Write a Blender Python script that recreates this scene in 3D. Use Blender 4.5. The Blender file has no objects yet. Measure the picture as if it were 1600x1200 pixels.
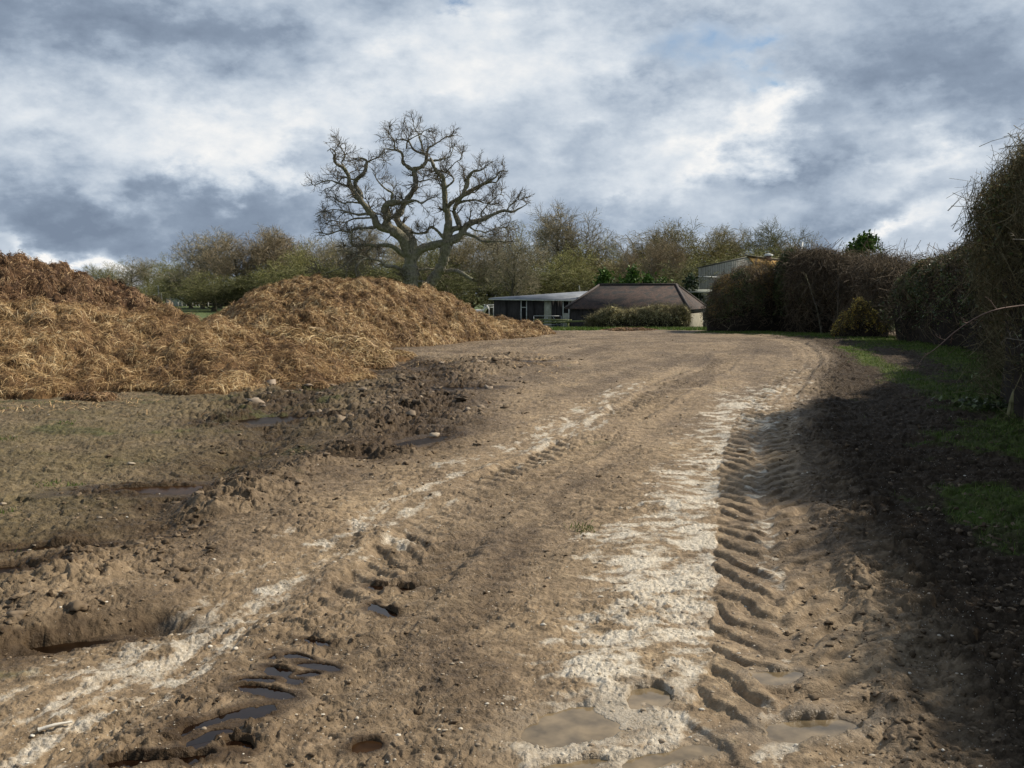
import bpy, math, numpy as np
from mathutils import Vector
f32 = np.float32
C = bpy.context.scene.collection
scene = bpy.context.scene
R = math.radians
CAMZ = 1.6; PITCH = math.atan(138/1600)
cp_, sp_ = math.cos(PITCH), math.sin(PITCH)

# ---------------------------------------------------------------- layout helpers
def ray(px, py):
    u = (px-800)/1600; v = -(py-600)/1600
    return u, cp_+v*sp_, -sp_+v*cp_
def at(px, py, Y):
    x, y, z = ray(px, py); t = Y/y
    return np.array([x*t, Y, CAMZ+z*t])
def gp(px, py):
    x, y, z = ray(px, py); t = -CAMZ/z
    return np.array([x*t, y*t])

# ---------------------------------------------------------------- noise
_rng = np.random.RandomState(7)
PERM = _rng.permutation(256).astype(np.int32); PERM = np.concatenate([PERM, PERM, PERM])
_a = _rng.rand(256)*2*np.pi
G2 = np.stack([np.cos(_a), np.sin(_a)], 1).astype(f32)
V3 = (_rng.rand(256)*2-1).astype(f32)
def noise2(x, y, seed=0):
    x = np.asarray(x, f32)+f32(seed*17.31+1000.5); y = np.asarray(y, f32)+f32(seed*9.17+1000.5)
    xi = np.floor(x).astype(np.int32); yi = np.floor(y).astype(np.int32)
    fx = x-xi; fy = y-yi; xi &= 255; yi &= 255
    u = fx*fx*fx*(fx*(fx*6-15)+10); v = fy*fy*fy*(fy*(fy*6-15)+10)
    def g(ix, iy, dx, dy):
        h = PERM[PERM[ix]+iy]; gg = G2[h]
        return gg[..., 0]*dx+gg[..., 1]*dy
    a = g(xi, yi, fx, fy); b = g(xi+1, yi, fx-1, fy); c = g(xi, yi+1, fx, fy-1); d = g(xi+1, yi+1, fx-1, fy-1)
    return (a+(b-a)*u+(c+(d-c)*u-a-(b-a)*u)*v)*f32(1.4)
def fbm2(x, y, o=4, seed=0, gain=0.5, lac=2.03):
    s = 0; a = 1.0; t = 0
    for i in range(o):
        s = s+a*noise2(x, y, seed+i*3); t += a; a *= gain; x = x*lac; y = y*lac
    return s/t*1.3
def billow2(x, y, o=3, seed=0, gain=0.5, lac=2.1):
    s = 0; a = 1.0; t = 0
    for i in range(o):
        s = s+a*(1-2*np.abs(noise2(x, y, seed+i*3))); t += a; a *= gain; x = x*lac; y = y*lac
    return s/t
def worley2(x, y, seed=0):
    x = np.asarray(x, f32)+f32(seed*7.7+500); y = np.asarray(y, f32)+f32(seed*3.3+500)
    xi = np.floor(x).astype(np.int32); yi = np.floor(y).astype(np.int32); fx = x-xi; fy = y-yi
    f1 = np.full(x.shape, 9, f32); f2 = f1.copy(); rc = np.zeros(x.shape, f32)
    for a in (-1, 0, 1):
        for b in (-1, 0, 1):
            hsh = PERM[PERM[(xi+a) & 255]+((yi+b) & 255)]
            g = G2[hsh]; dx = a+.5+.45*g[..., 0]-fx; dy = b+.5+.45*g[..., 1]-fy; d = dx*dx+dy*dy
            m = d < f1; f2 = np.where(m, f1, np.minimum(f2, d)); rc = np.where(m, hsh/f32(255), rc); f1 = np.where(m, d, f1)
    return np.sqrt(f1), np.sqrt(f2), rc
def clodf(x, y, seed=0):
    a, b, r = worley2(x, y, seed); return sst(.02, .30, b-a)*(.25+.75*r)*(1-.35*a)
def noise3(P, seed=0):
    P = np.asarray(P, f32)+f32(seed*13.7+500.3)
    I = np.floor(P).astype(np.int32); F = P-I; I &= 255; F = F*F*(3-2*F)
    def v(a, b, c): return V3[PERM[PERM[PERM[(I[..., 0]+a)]+I[..., 1]+b]+I[..., 2]+c] & 255]
    r = 0
    for a in (0, 1):
        wa = F[..., 0] if a else 1-F[..., 0]
        for b in (0, 1):
            wb = F[..., 1] if b else 1-F[..., 1]
            for c in (0, 1):
                wc = F[..., 2] if c else 1-F[..., 2]
                r = r+wa*wb*wc*v(a, b, c)
    return r
def fbm3(P, o=3, seed=0):
    s = 0; a = 1; t = 0
    for i in range(o):
        s = s+a*noise3(P, seed+i); t += a; a *= .5; P = P*2.07
    return s/t
def sst(a, b, x):
    t = np.clip((x-a)/(b-a), 0, 1); return t*t*(3-2*t)
def catmull(P, n):
    P = np.asarray(P, float); m = len(P)
    Q = np.vstack([2*P[0]-P[1], P, 2*P[-1]-P[-2]])
    t = np.linspace(0, m-1-1e-6, n); i = t.astype(int); u = (t-i)[:, None]
    a, b, c, d = Q[i], Q[i+1], Q[i+2], Q[i+3]
    return .5*((2*b)+(-a+c)*u+(2*a-5*b+4*c-d)*u**2+(-a+3*b-3*c+d)*u**3)

# ---------------------------------------------------------------- objects
def tag(o, label=None, cat=None, group=None, kind=None):
    if label: o['label'] = label
    if cat: o['category'] = cat
    if group: o['group'] = group
    if kind: o['kind'] = kind
    return o
def empty(name, loc=(0, 0, 0), rz=0.0):
    o = bpy.data.objects.new(name, None); C.objects.link(o); o.location = loc; o.rotation_euler = (0, 0, rz)
    o.empty_display_size = .2
    return o
def npmesh(name, V, F, mat=None, parent=None, attrs=None, smooth=True, mats=None, midx=None):
    """F: (M,3) or (M,4) int array or a list of such arrays"""
    if not isinstance(F, list): F = [F]
    F = [np.asarray(f, np.int32) for f in F if len(f)]
    me = bpy.data.meshes.new(name)
    V = np.asarray(V, f32); me.vertices.add(len(V)); me.vertices.foreach_set('co', V.ravel())
    loops = np.concatenate([f.ravel() for f in F]); tot = np.concatenate([np.full(len(f), f.shape[1], np.int32) for f in F])
    st = np.concatenate([[0], np.cumsum(tot)[:-1]]).astype(np.int32)
    me.loops.add(len(loops)); me.loops.foreach_set('vertex_index', loops)
    me.polygons.add(len(tot)); me.polygons.foreach_set('loop_start', st); me.polygons.foreach_set('loop_total', tot)
    if smooth: me.polygons.foreach_set('use_smooth', np.ones(len(tot), bool))
    if mats:
        for m in mats: me.materials.append(m)
        if midx is not None: me.polygons.foreach_set('material_index', np.asarray(midx, np.int32))
    elif mat: me.materials.append(mat)
    for k, a in (attrs or {}).items():
        at_ = me.attributes.new(k, 'FLOAT', 'POINT'); at_.data.foreach_set('value', np.asarray(a, f32).ravel())
    me.update(calc_edges=True)
    o = bpy.data.objects.new(name, me); C.objects.link(o)
    if parent: o.parent = parent
    return o
class MB:
    def __init__(s): s.v = []; s.f = []; s.n = 0
    def add(s, V, F):
        V = np.asarray(V, float); F = np.asarray(F, int)
        s.v.append(V); s.f.append(F+s.n); s.n += len(V)
    def box(s, c, d, rz=0.0, tilt=None):
        x, y, z = np.array(d)/2
        P = np.array([[a*x, b*y, e*z] for a in (-1, 1) for b in (-1, 1) for e in (-1, 1)])
        if tilt: 
            ca, sa = math.cos(tilt), math.sin(tilt)
            P = np.stack([P[:, 0]*ca+P[:, 2]*sa, P[:, 1], -P[:, 0]*sa+P[:, 2]*ca], 1)
        ca, sa = math.cos(rz), math.sin(rz)
        P = np.stack([P[:, 0]*ca-P[:, 1]*sa, P[:, 0]*sa+P[:, 1]*ca, P[:, 2]], 1)+np.array(c)
        s.add(P, [[0, 1, 3, 2], [4, 6, 7, 5], [0, 4, 5, 1], [2, 3, 7, 6], [0, 2, 6, 4], [1, 5, 7, 3]])
    def beam(s, a, b, w, h):
        """bar from a to b, w across, h high"""
        a = np.array(a, float); b = np.array(b, float); d = b-a; d /= np.linalg.norm(d)
        up = np.array([0, 0, 1.0]) if abs(d[2]) < .95 else np.array([0, 1.0, 0])
        sd = np.cross(d, up); sd /= np.linalg.norm(sd); up = np.cross(sd, d)
        P = [p+sd*w/2*i+up*h/2*j for p in (a, b) for i in (-1, 1) for j in (-1, 1)]
        s.add(P, [[0, 1, 3, 2], [4, 6, 7, 5], [0, 4, 5, 1], [2, 3, 7, 6], [0, 2, 6, 4], [1, 5, 7, 3]])
    def slab(s, Q, t):
        """quad with thickness t downwards"""
        Q = np.array(Q, float); B = Q-np.array([0, 0, t]); n = len(Q)
        V = np.vstack([Q, B]); s.v.append(V)
        if n == 4:
            F = [[0, 1, 2, 3], [7, 6, 5, 4]]+[[i, i+4, (i+1) % 4+4, (i+1) % 4] for i in range(4)]
            s.f.append(np.array(F)+s.n)
        s.n += len(V)
    def build(s, name, mat, parent=None, smooth=False):
        return npmesh(name, np.vstack(s.v), [f for f in s.f], mat, parent, smooth=smooth)
def tubes(P, Rr, S=5, jitter=0):
    """P (N,K,3) R (N,K) -> verts, quads"""
    N, K, _ = P.shape
    T = np.gradient(P, axis=1); T /= np.linalg.norm(T, axis=2, keepdims=True)+1e-9
    ref = np.where(np.abs(T[:, :1, 2:3]) > .9, np.array([1., 0, 0]), np.array([0, 0, 1.]))
    ref = np.broadcast_to(ref, T.shape)
    A = np.cross(T, ref); A /= np.linalg.norm(A, axis=2, keepdims=True)+1e-9; B = np.cross(T, A)
    th = np.arange(S)*2*np.pi/S
    rr = Rr[:, :, None]*np.ones(S)
    if jitter: rr = rr*(1+jitter*(np.random.RandomState(3).rand(N, K, S)-.5))
    V = P[:, :, None, :]+rr[..., None]*(A[:, :, None, :]*np.cos(th)[:, None]+B[:, :, None, :]*np.sin(th)[:, None])
    base = (np.arange(N)*K*S)[:, None, None]+(np.arange(K-1)*S)[None, :, None]+np.arange(S)[None, None, :]
    nx = (np.arange(N)*K*S)[:, None, None]+(np.arange(K-1)*S)[None, :, None]+((np.arange(S)+1) % S)[None, None, :]
    F = np.stack([base, nx, nx+S, base+S], -1).reshape(-1, 4)
    return V.reshape(-1, 3), F
def ribbons(P, W, side):
    """P (N,K,3), W (N,K), side (N,3)"""
    N, K, _ = P.shape
    s = side[:, None, :]*W[..., None]/2
    V = np.stack([P-s, P+s], 2).reshape(-1, 3)
    b = (np.arange(N)*K*2)[:, None]+(np.arange(K-1)*2)[None]
    F = np.stack([b, b+1, b+3, b+2], -1).reshape(-1, 4)
    return V, F
def leaves(Cn, size, rng, flat=0.0):
    """random diamond leaves around centres"""
    N = len(Cn); a = rng.randn(N, 3); a[:, 2] *= 1-flat; a /= np.linalg.norm(a, axis=1, keepdims=True)
    b = np.cross(a, rng.randn(N, 3)); b /= np.linalg.norm(b, axis=1, keepdims=True)
    s = np.asarray(size)[:, None] if np.ndim(size) else size
    V = np.stack([Cn-a*s/2, Cn+b*s*.3, Cn+a*s/2, Cn-b*s*.3], 1).reshape(-1, 3)
    F = np.arange(N*4).reshape(-1, 4)
    return V, F
class Acc:
    def __init__(s): s.V = []; s.F = []; s.A = []; s.M = []; s.n = 0
    def add(s, VF, a, m=0):
        V, F = VF
        s.V.append(V); s.F.append(F+s.n); s.n += len(V)
        s.A.append(np.broadcast_to(np.asarray(a, f32), (len(V),)) if np.ndim(a) == 0 else np.repeat(a, len(V)//len(a)))
        s.M.append(np.full(len(F), m))
    def build(s, name, mats, parent=None, smooth=True):
        if not isinstance(mats, (list, tuple)): mats = [mats]
        return npmesh(name, np.vstack(s.V), s.F, parent=parent, attrs={'rnd': np.concatenate(s.A)}, smooth=smooth, mats=mats, midx=np.concatenate(s.M))

# ---------------------------------------------------------------- materials
class NT:
    def __init__(s, tree): s.t = tree; s.n = tree.nodes; s.l = tree.links
    def new(s, typ, **kw):
        n = s.n.new(typ)
        for k, v in kw.items():
            if k.startswith('i_'):
                key = k[2:]; key = int(key) if key.isdigit() else key
                sock = n.inputs[key]
                if hasattr(v, 'is_output'): s.l.new(v, sock)
                else: sock.default_value = v
            else: setattr(n, k, v)
        return n
    def math(s, op, a, b=0.0, c=0.0, clamp=False):
        n = s.n.new('ShaderNodeMath'); n.operation = op; n.use_clamp = clamp
        for i, v in enumerate((a, b, c)):
            if i >= len(n.inputs): break
            if hasattr(v, 'is_output'): s.l.new(v, n.inputs[i])
            else: n.inputs[i].default_value = v
        return n.outputs[0]
    def mix(s, f, a, b, blend='MIX'):
        n = s.n.new('ShaderNodeMix'); n.data_type = 'RGBA'; n.blend_type = blend
        for i, v in ((0, f), (6, a), (7, b)):
            if hasattr(v, 'is_output'): s.l.new(v, n.inputs[i])
            else: n.inputs[i].default_value = v if i == 0 else (*v, 1) if len(v) == 3 else v
        return n.outputs[2]
    def ramp(s, f, stops, interp='LINEAR'):
        n = s.n.new('ShaderNodeValToRGB'); r = n.color_ramp; r.interpolation = interp
        s.l.new(f, n.inputs[0])
        while len(r.elements) < len(stops): r.elements.new(.5)
        for e, (p, c) in zip(r.elements, stops):
            e.position = p; e.color = (*c, 1) if len(c) == 3 else c
        return n.outputs[0]
    def noise(s, vec, scale, detail=4, rough=.55, dist=0.0):
        n = s.new('ShaderNodeTexNoise'); n.inputs['Scale'].default_value = scale; n.inputs['Detail'].default_value = detail
        n.inputs['Roughness'].default_value = rough; n.inputs['Distortion'].default_value = dist
        if vec is not None: s.l.new(vec, n.inputs['Vector'])
        return n.outputs[0]
    def attr(s, name):
        n = s.new('ShaderNodeAttribute'); n.attribute_name = name; return n.outputs['Fac']
def material(name):
    m = bpy.data.materials.new(name); m.use_nodes = True; t = NT(m.node_tree)
    b = m.node_tree.nodes['Principled BSDF']; return m, t, b
def g3(v): return (v, v, v)
def simple(name, c1, c2, scale=6, rough=.8, bump=.2, bscale=30, spec=.3, stretch=None, det=5):
    m, t, b = material(name)
    co = t.new('ShaderNodeTexCoord').outputs['Object']
    if stretch:
        mp = t.new('ShaderNodeMapping', i_0=co); mp.inputs['Scale'].default_value = stretch; co = mp.outputs[0]
    n = t.noise(co, scale, det, .6)
    col = t.ramp(n, [(.3, c1), (.7, c2)])
    t.l.new(col, b.inputs['Base Color']); b.inputs['Roughness'].default_value = rough
    b.inputs['Specular IOR Level'].default_value = spec
    if bump:
        n2 = t.noise(co, bscale, 4, .6)
        bp = t.new('ShaderNodeBump', i_Strength=bump, i_Height=n2); bp.inputs['Distance'].default_value = .02
        t.l.new(bp.outputs[0], b.inputs['Normal'])
    return m
def rndmat(name, stops, rough=.8, spec=.2, patch=0.35, pscale=1.2, trans=0.0, objcol=False):
    """colour picked along the ramp by the per-strand value, shifted in clusters by noise"""
    m, t, b = material(name)
    co = t.new('ShaderNodeTexCoord').outputs['Object']
    v = t.attr('rnd'); n = t.noise(co, pscale, 3, .5)
    f = t.math('ADD', v, t.math('MULTIPLY', t.math('SUBTRACT', n, .5), patch*2), clamp=True)
    col = t.ramp(f, stops)
    if objcol: col = t.mix(1.0, col, t.new('ShaderNodeObjectInfo').outputs['Color'], 'MULTIPLY')
    t.l.new(col, b.inputs['Base Color']); b.inputs['Roughness'].default_value = rough
    b.inputs['Specular IOR Level'].default_value = spec
    if trans:
        tr = t.new('ShaderNodeBsdfTranslucent'); t.l.new(col, tr.inputs[0])
        mx = t.new('ShaderNodeMixShader', i_0=trans); t.l.new(b.outputs[0], mx.inputs[1]); t.l.new(tr.outputs[0], mx.inputs[2])
        t.l.new(mx.outputs[0], m.node_tree.nodes['Material Output'].inputs[0])
    return m

# ================================================================ GROUND
def spline(pts, n=14):
    return catmull(np.array([gp(*p) for p in pts]), n).astype(f32)
def stroke(X, Y, P):
    best = np.full(X.shape, 1e9, f32); D = np.zeros(X.shape, f32); S = np.zeros(X.shape, f32); s0 = 0.0
    for a, b in zip(P[:-1], P[1:]):
        d = b-a; L = float(np.hypot(*d)); d = d/L
        ux = X-a[0]; uy = Y-a[1]
        t = np.clip(ux*d[0]+uy*d[1], 0, L); ex = ux-d[0]*t; ey = uy-d[1]*t
        q = ex*ex+ey*ey; m = q < best
        best = np.where(m, q, best); sd = ux*d[1]-uy*d[0]
        D = np.where(m, np.sqrt(q)*np.sign(sd), D); S = np.where(m, s0+t, S); s0 += L
    return D, S, s0
RUT = spline([(1225, 1270), (1225, 1130), (1232, 1000), (1205, 860), (1188, 760), (1186, 690), (1200, 640), (1235, 590), (1262, 562), (1235, 535), (1160, 524)], 22)
RUT2 = spline([(330, 1270), (420, 1120), (540, 990), (640, 880), (745, 790), (850, 725), (950, 665), (1040, 615), (1120, 575), (1150, 545)], 18)
CHK_R = spline([(960, 1240), (985, 1100), (1010, 980), (1040, 880), (1085, 780), (1120, 710), (1155, 650), (1190, 600)], 14)
CHK_L = spline([(-120, 1240), (120, 1080), (330, 975), (520, 850), (640, 785), (760, 730), (880, 668), (980, 612), (1080, 570)], 16)
BERM = spline([(-60, 1000), (60, 940), (170, 870), (290, 825), (400, 775), (520, 735), (600, 690), (640, 630), (690, 600), (800, 560)], 16)
CHAN = spline([(-60, 1010), (90, 985), (230, 965)], 6)
CHAN2 = spline([(60, 850), (180, 835), (250, 790), (330, 760), (360, 715), (430, 690), (420, 650), (520, 600), (640, 560)], 14)
CHAN3 = spline([(560, 715), (640, 685), (670, 640), (690, 600), (650, 570), (560, 565), (490, 585)], 12)
CLODS = spline([(430, 640), (520, 600), (610, 660), (640, 620), (720, 580), (790, 560)], 10)
VERGE = spline([(1150, 520), (1250, 523), (1340, 528), (1440, 540), (1540, 575), (1590, 625), (1660, 720)], 14)
VERGE2 = spline([(1330, 545), (1420, 600), (1500, 625)], 6)
VERGE3 = spline([(1560, 780), (1620, 860)], 4)
FARRIDGE = spline([(640, 545), (800, 530), (1000, 524), (1180, 522)], 8)
# puddles: (px, py, a, b, angle deg from X axis in plan, level below ground, kind)
PUD = [(352, 1132, .20, .085, 48, 'dark'), (325, 1160, .12, .06, 60, 'dark'), (372, 1172, .07, .05, -40, 'dark'), (412, 1084, .14, .042, -25, 'dark'),
       (440, 1058, .12, .05, -50, 'dark'), (400, 1066, .07, .03, 0, 'dark'), (440, 1027, .07, .035, 5, 'dark'), (470, 1030, .10, .035, -35, 'dark'), (498, 1043, .10, .04, -20, 'dark'),
       (492, 1005, .10, .035, -30, 'dark'), (597, 952, .13, .045, -55, 'dark'), (615, 913, .16, .045, -15, 'dark'), (480, 1056, .06, .03, 10, 'dark'),
       (250, 1195, .2, .05, 10, 'dark'), (570, 1166, .06, .045, 40, 'amber'), (125, 985, .26, .075, 12, 'mire'), (130, 842, .55, .12, 8, 'mire'), (10, 898, .3, .12, 20, 'mire'),
       (255, 765, .55, .20, 8, 'amber'), (425, 655, .7, .35, 30, 'mire'), (655, 690, .6, .16, 60, 'mire'), (700, 612, .8, .3, 20, 'mire'), (560, 572, 1.3, .35, 0, 'mire'), (800, 570, .8, .25, 10, 'mire'),
       
       (905, 1125, .27, .17, 30, 'milk'), (1012, 1085, .15, .10, 60, 'milk'), (1270, 1140, .20, .10, 10, 'milk'), (930, 1190, .22, .06, 15, 'milk'), (1215, 1060, .12, .07, 10, 'milk'), (1040, 1180, .2, .07, 30, 'milk')]
PUDW = []
for px, py, a, b, ang, kd in PUD:
    x, y = gp(px, py); PUDW.append((x, y, a, b, R(ang), kd))

def zbase(X, Y):
    t = np.clip((Y-45)/48, 0, 1); z = -1.4*(t-0.12*np.sin(np.pi*t)*np.cos(np.pi*t/1.0)*0)
    z = np.where(Y > 45, -1.4*np.clip((Y-45)/46, 0, 1)*sst(45, 52, Y)**.6, 0)
    return z+.85*sst(105, 230, Y)
def ground(X, Y, masks=False, nopud=None):
    X = X.astype(f32); Y = Y.astype(f32)
    D0 = np.hypot(X, Y)
    wx = X+.25*fbm2(X*.7, Y*.7, 3, 41); wy = Y+.25*fbm2(X*.7, Y*.7, 3, 47)
    jx = X+.05*fbm2(X*4, Y*4, 3, 141); jy = Y+.05*fbm2(X*4, Y*4, 3, 147)
    dr, sr, Lr = stroke(jx, jy, RUT); d2, s2, L2 = stroke(jx, jy, RUT2)
    dcR, scR, _ = stroke(wx, wy, CHK_R); dcL, scL, _ = stroke(wx, wy, CHK_L)
    db, _, _ = stroke(wx, wy, BERM); dc1, _, _ = stroke(wx, wy, CHAN); dc2, _, _ = stroke(wx, wy, CHAN2); dc3, _, _ = stroke(wx, wy, CHAN3); dcl, _, _ = stroke(wx, wy, CLODS)
    near = 1-sst(44, 62, Y)
    left = sst(.0, -1.2, db)          # left of the berm line = field side
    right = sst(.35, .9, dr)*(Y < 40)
    track = (1-left)*(1-right)
    h = zbase(X, Y)+.06*fbm2(X*.35, Y*.35, 3, 1)*near+.035*fbm2(X*1.1, Y*1.1, 3, 5)*near
    h = h+.3*fbm2(X*.02, Y*.02, 2, 3)*sst(100, 200, Y)
    # rough texture of churned mud
    cl = billow2(wx*3.2, wy*3.2, 3, 11); cl2 = billow2(jx*9, jy*9, 3, 17); fine = fbm2(X*22, Y*22, 3, 23)
    cluster = sst(-.15, .45, fbm2(X*.8, Y*.8, 3, 29))
    bermm = np.exp(-(db/.55)**2)*(.35+.65*sst(-.3, .3, fbm2(X*1.2, Y*1.2, 2, 31)))
    clodm = np.exp(-(dcl/1.3)**2)
    verge = np.exp(-((dr-.62)/.3)**2)*(Y < 40)*sst(3, 5, Y)
    rough = .20+.42*cluster*track+.8*bermm+1.25*clodm+.85*right+.72*left+.5*verge-.12*(np.abs(dr) < .3)
    amp = np.clip(rough, 0, 1.8)*near
    kx = X+.10*fbm2(X*3, Y*3, 2, 161)+.03*fbm2(X*12, Y*12, 2, 163); ky = Y+.10*fbm2(X*3, Y*3, 2, 165)+.03*fbm2(X*12, Y*12, 2, 167)
    c1 = clodf(kx*4.5, ky*5.5, 1); c2 = clodf(kx*11, ky*12, 2); c3 = clodf(kx*26, ky*28, 3)
    inq = (np.abs(dr) < .33)*1.0
    big_ = sst(.5, 1.3, rough)
    h = h+near*(np.clip(rough, 0, 1.6)*(.050*big_*c1+.026*c2*(.35+.65*cluster)+.0)+(.009+.006*np.clip(rough, 0, 1))*c3*(1-.5*inq)+.0065*track*(1-np.exp(-(dcR/.6)**2))*sst(.15, .6, c2)*sst(-.25, .35, fbm2(X*1.7, Y*1.7, 3, 175))*(1-inq))
    h = h+near*track*(.010*fbm2(jx*5, jy*5, 4, 171)+.006*np.abs(fbm2(kx*9, ky*9, 3, 173)))
    h = h+amp*(.022*cl*cl*np.sign(cl)+.03*np.maximum(fbm2(wx*2.2, wy*2.2, 4, 61), 0)**.8+.016*cl2)+(.0025+.004*amp)*fine*near
    h = h+.06*bermm+.05*clodm*np.maximum(0, fbm2(X*1.6, Y*1.6, 3, 35)+.15)
    h = h-.05*left*near
    # chevron ruts
    wr = .34+.03*noise2(sr*1.7, sr*0, 51)
    inr = (1-sst(wr-.015, wr+.02, -dr))*(1-sst(wr-.05, wr+.03, dr)); fade = sst(0, .6, sr)*sst(Lr, Lr-5, sr)
    ph = (sr-np.abs(dr)*1.35)/.33+.5*(dr < 0)+.45*noise2(sr*.8, dr*1.5, 53)+.16*noise2(sr*3.5, dr*5, 54)
    lug = np.abs(ph-np.floor(ph)-.5)*2; lug = sst(.22, .62, lug)
    lugm = .85+.25*noise2(sr*1.3, dr*2.5, 55)
    h = h*(1-.35*inr*fade)+inr*fade*(-.014+.038*lug*lugm*(.84+.22*sst(-.35, .3, noise2(sr*1.9+7*(dr < 0), dr*3, 56)))*sst(-.01, .09, np.abs(dr)+.05*noise2(sr*3, sr, 58))+.008*fbm2(jx*7, jy*7, 3, 59))
    h = h+fade*(.045*np.exp(-((dr-wr-.08)/.08)**2)*(.7+.8*noise2(sr*2.2, dr*0, 57)))
    in2 = 1-sst(.28, .36, np.abs(d2)); fd2 = sst(0, 1, s2)*sst(L2, L2-10, s2)*(.35+.65*sst(-.2, .2, noise2(s2*.45, d2*0, 63)))
    ph = (s2-np.abs(d2)*.8)/.25+(d2 < 0)*.5+.4*noise2(s2*.8, d2*2, 65); lug2 = sst(.25, .75, np.abs(ph-np.floor(ph)-.5)*2)
    h = h+in2*fd2*(-.035+.03*lug2)+.02*fd2*np.exp(-((np.abs(d2)-.4)/.07)**2)
    for off in (-1.15, -.55, .5, 1.1):      # long smear marks of other wheels
        dd = d2-off-.12*noise2(s2*.25, s2*0+off, 67); h = h-.018*near*np.exp(-(dd/.17)**2)*track*sst(-.3, .2, noise2(s2*.4, off+s2*0, 69))
    chm = np.exp(-((dcR)/.42)**2)*sst(20, 12, Y)+.9*np.exp(-((dcL)/.36)**2)*sst(24, 12, Y)+.45*np.exp(-(((dcR)/1.1))**2)*sst(40, 20, Y)*sst(9, 16, Y)+.5*np.exp(-(dr/.5)**2)*sst(8, 16, Y)*sst(30, 18, Y)
    h = h-.012*np.clip(chm, 0, 1)*near
    h = h-.10*np.exp(-(dc1/.16)**2)-.09*np.exp(-(dc2/.26)**2)-.1*np.exp(-(dc3/.3)**2)
    wet = np.zeros_like(h); milk = np.zeros_like(h)
    for k, (x, y, a, b, an, kd) in enumerate(PUDW if nopud is None else []):
        m = (np.abs(X-x) < 3*a+.3) & (np.abs(Y-y) < 3*a+.3)
        if not m.any(): continue
        ux = jx[m]*.5+X[m]*.5-x; uy = jy[m]*.5+Y[m]*.5-y; c, s = math.cos(an), math.sin(an)
        q = np.sqrt(((ux*c+uy*s)/a)**2+((-ux*s+uy*c)/b)**2)
        sc = 1/max(b, .05)
        q = q*(1+.30*fbm2(X[m]*min(sc*.35, 6), Y[m]*min(sc*.35, 6), 3, 200+k))+.10*fbm2(X[m]*14, Y[m]*14, 2, 230)
        lv = PLV[k]; w = 1-sst(.8, 1.0, q); hm = h[m]
        w2 = 1-sst(1.0, 1.9, q)
        hm = np.where((q >= .95) & (q < 1.9), np.maximum(hm, lv+.006*sst(.95, 1.15, q)*(1-.8*sst(1.5, 1.9, q))), hm)
        h[m] = hm*(1-w)+w*np.minimum(hm, lv-.03)
        if kd == 'milk': milk[m] = np.maximum(milk[m], w2)
        else: wet[m] = np.maximum(wet[m], w2)
    if not masks: return h
    n1 = fbm2(X*.9, Y*.9, 4, 71); n2 = fbm2(jx*3.5, jy*3.5, 4, 73); n3 = fbm2(X*9, Y*9, 3, 75)
    streak = fbm2(jx*1.4+jy*.3, jy*5, 4, 77)
    stL = fbm2(dcL*9+.4*n2, scL*1.3, 4, 79); stR = fbm2(jx*3.2+jy*.8, jy*8.5-jx*1.5, 4, 80)
    cR = np.exp(-(dcR/.46)**2)*sst(19, 10, Y)+.25*np.exp(-(dcR/.9)**2)*sst(40, 22, Y)*sst(9, 15, Y)+.30*np.exp(-(dr/.6)**2)*sst(9, 17, Y)*sst(34, 20, Y); cR = cR*(1-.75*inr*sst(16, 9, Y))+.30*np.exp(-((dr+.02)/.10)**2)*sst(14, 8, Y)
    cL = np.exp(-(dcL/.42)**2)*sst(26, 12, Y)*(.72+.5*fbm2(scL*.35, scL*0, 2, 84))
    chalk = np.where(cR > cL, .13+.66*cR+.10*sst(8.5, 5.5, Y)*cR+.62*n2-.30*sst(.0, .5, fbm2(jx*2.1, jy*3.4, 3, 87))+.62*stR+.42*n3+.30*n1, +.06+.60*cL+.36*n2+.72*stL+.40*n3+.3*n1)
    chalk = np.where(cR > cL, chalk, np.minimum(chalk, .80)); chalk = np.clip(chalk*sst(.10, .30, np.maximum(cR, cL)), 0, 1.3)
    tone = .5+.55*fbm2(d2*1.6+.5*n1, s2*.16, 4, 91)+.35*fbm2(X*.5, Y*.5, 3, 93)+.25*inr*fade+.45*np.exp(-(dcL/.9)**2)*sst(26, 12, Y)+.30*np.exp(-((dcR+.1)/.8)**2)*sst(26, 12, Y)
    wetm = np.clip(wet+1.0*np.exp(-(dc1/.42)**2)*(.8+.5*n2)+1.1*np.exp(-(dc2/.7)**2)*(.75+.6*n2)+1.0*np.exp(-(dc3/.65)**2)+.45*left*sst(.15, .5, n1)+.45*np.exp(-((dcl)/1.4)**2)*sst(-.1, .3, -n2), 0, 1)*near
    v1, _, _ = stroke(wx, wy, VERGE); v2, _, _ = stroke(wx, wy, VERGE2); v3, _, _ = stroke(wx, wy, VERGE3)
    gm = np.exp(-(v1/np.where(Y > 30, 1.9, 1.05))**2)+.8*np.exp(-(v2/.45)**2)+np.exp(-(v3/.40)**2)
    hedgeside = (v1 < -.3) & (Y < 60)
    gr = sst(.35, .85, gm+.45*n1+.45*n2)*near
    far = sst(46, 56, Y+2*n1)
    lg = left*sst(30, 12, Y)*(.75+.5*n1)*near       # olive algae tint on the field side
    gr2 = left*sst(.25, .55, n1+.5*n2)*sst(8, 11, Y)*sst(22, 15, Y)*.35
    return h, dict(chalk=chalk*near*(1-wet), wet=wetm, milk=milk, grass=np.clip(np.maximum(np.maximum(gr, far), gr2), 0, 1), olive=np.clip(lg, 0, 1), dark=np.clip(right*1.0, 0, 1)*near, tone=np.clip(tone, 0, 1), farf=sst(45, 60, Y), smoothness=np.clip(sst(.3, .75, tone)*track*.8, 0, 1))

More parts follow.
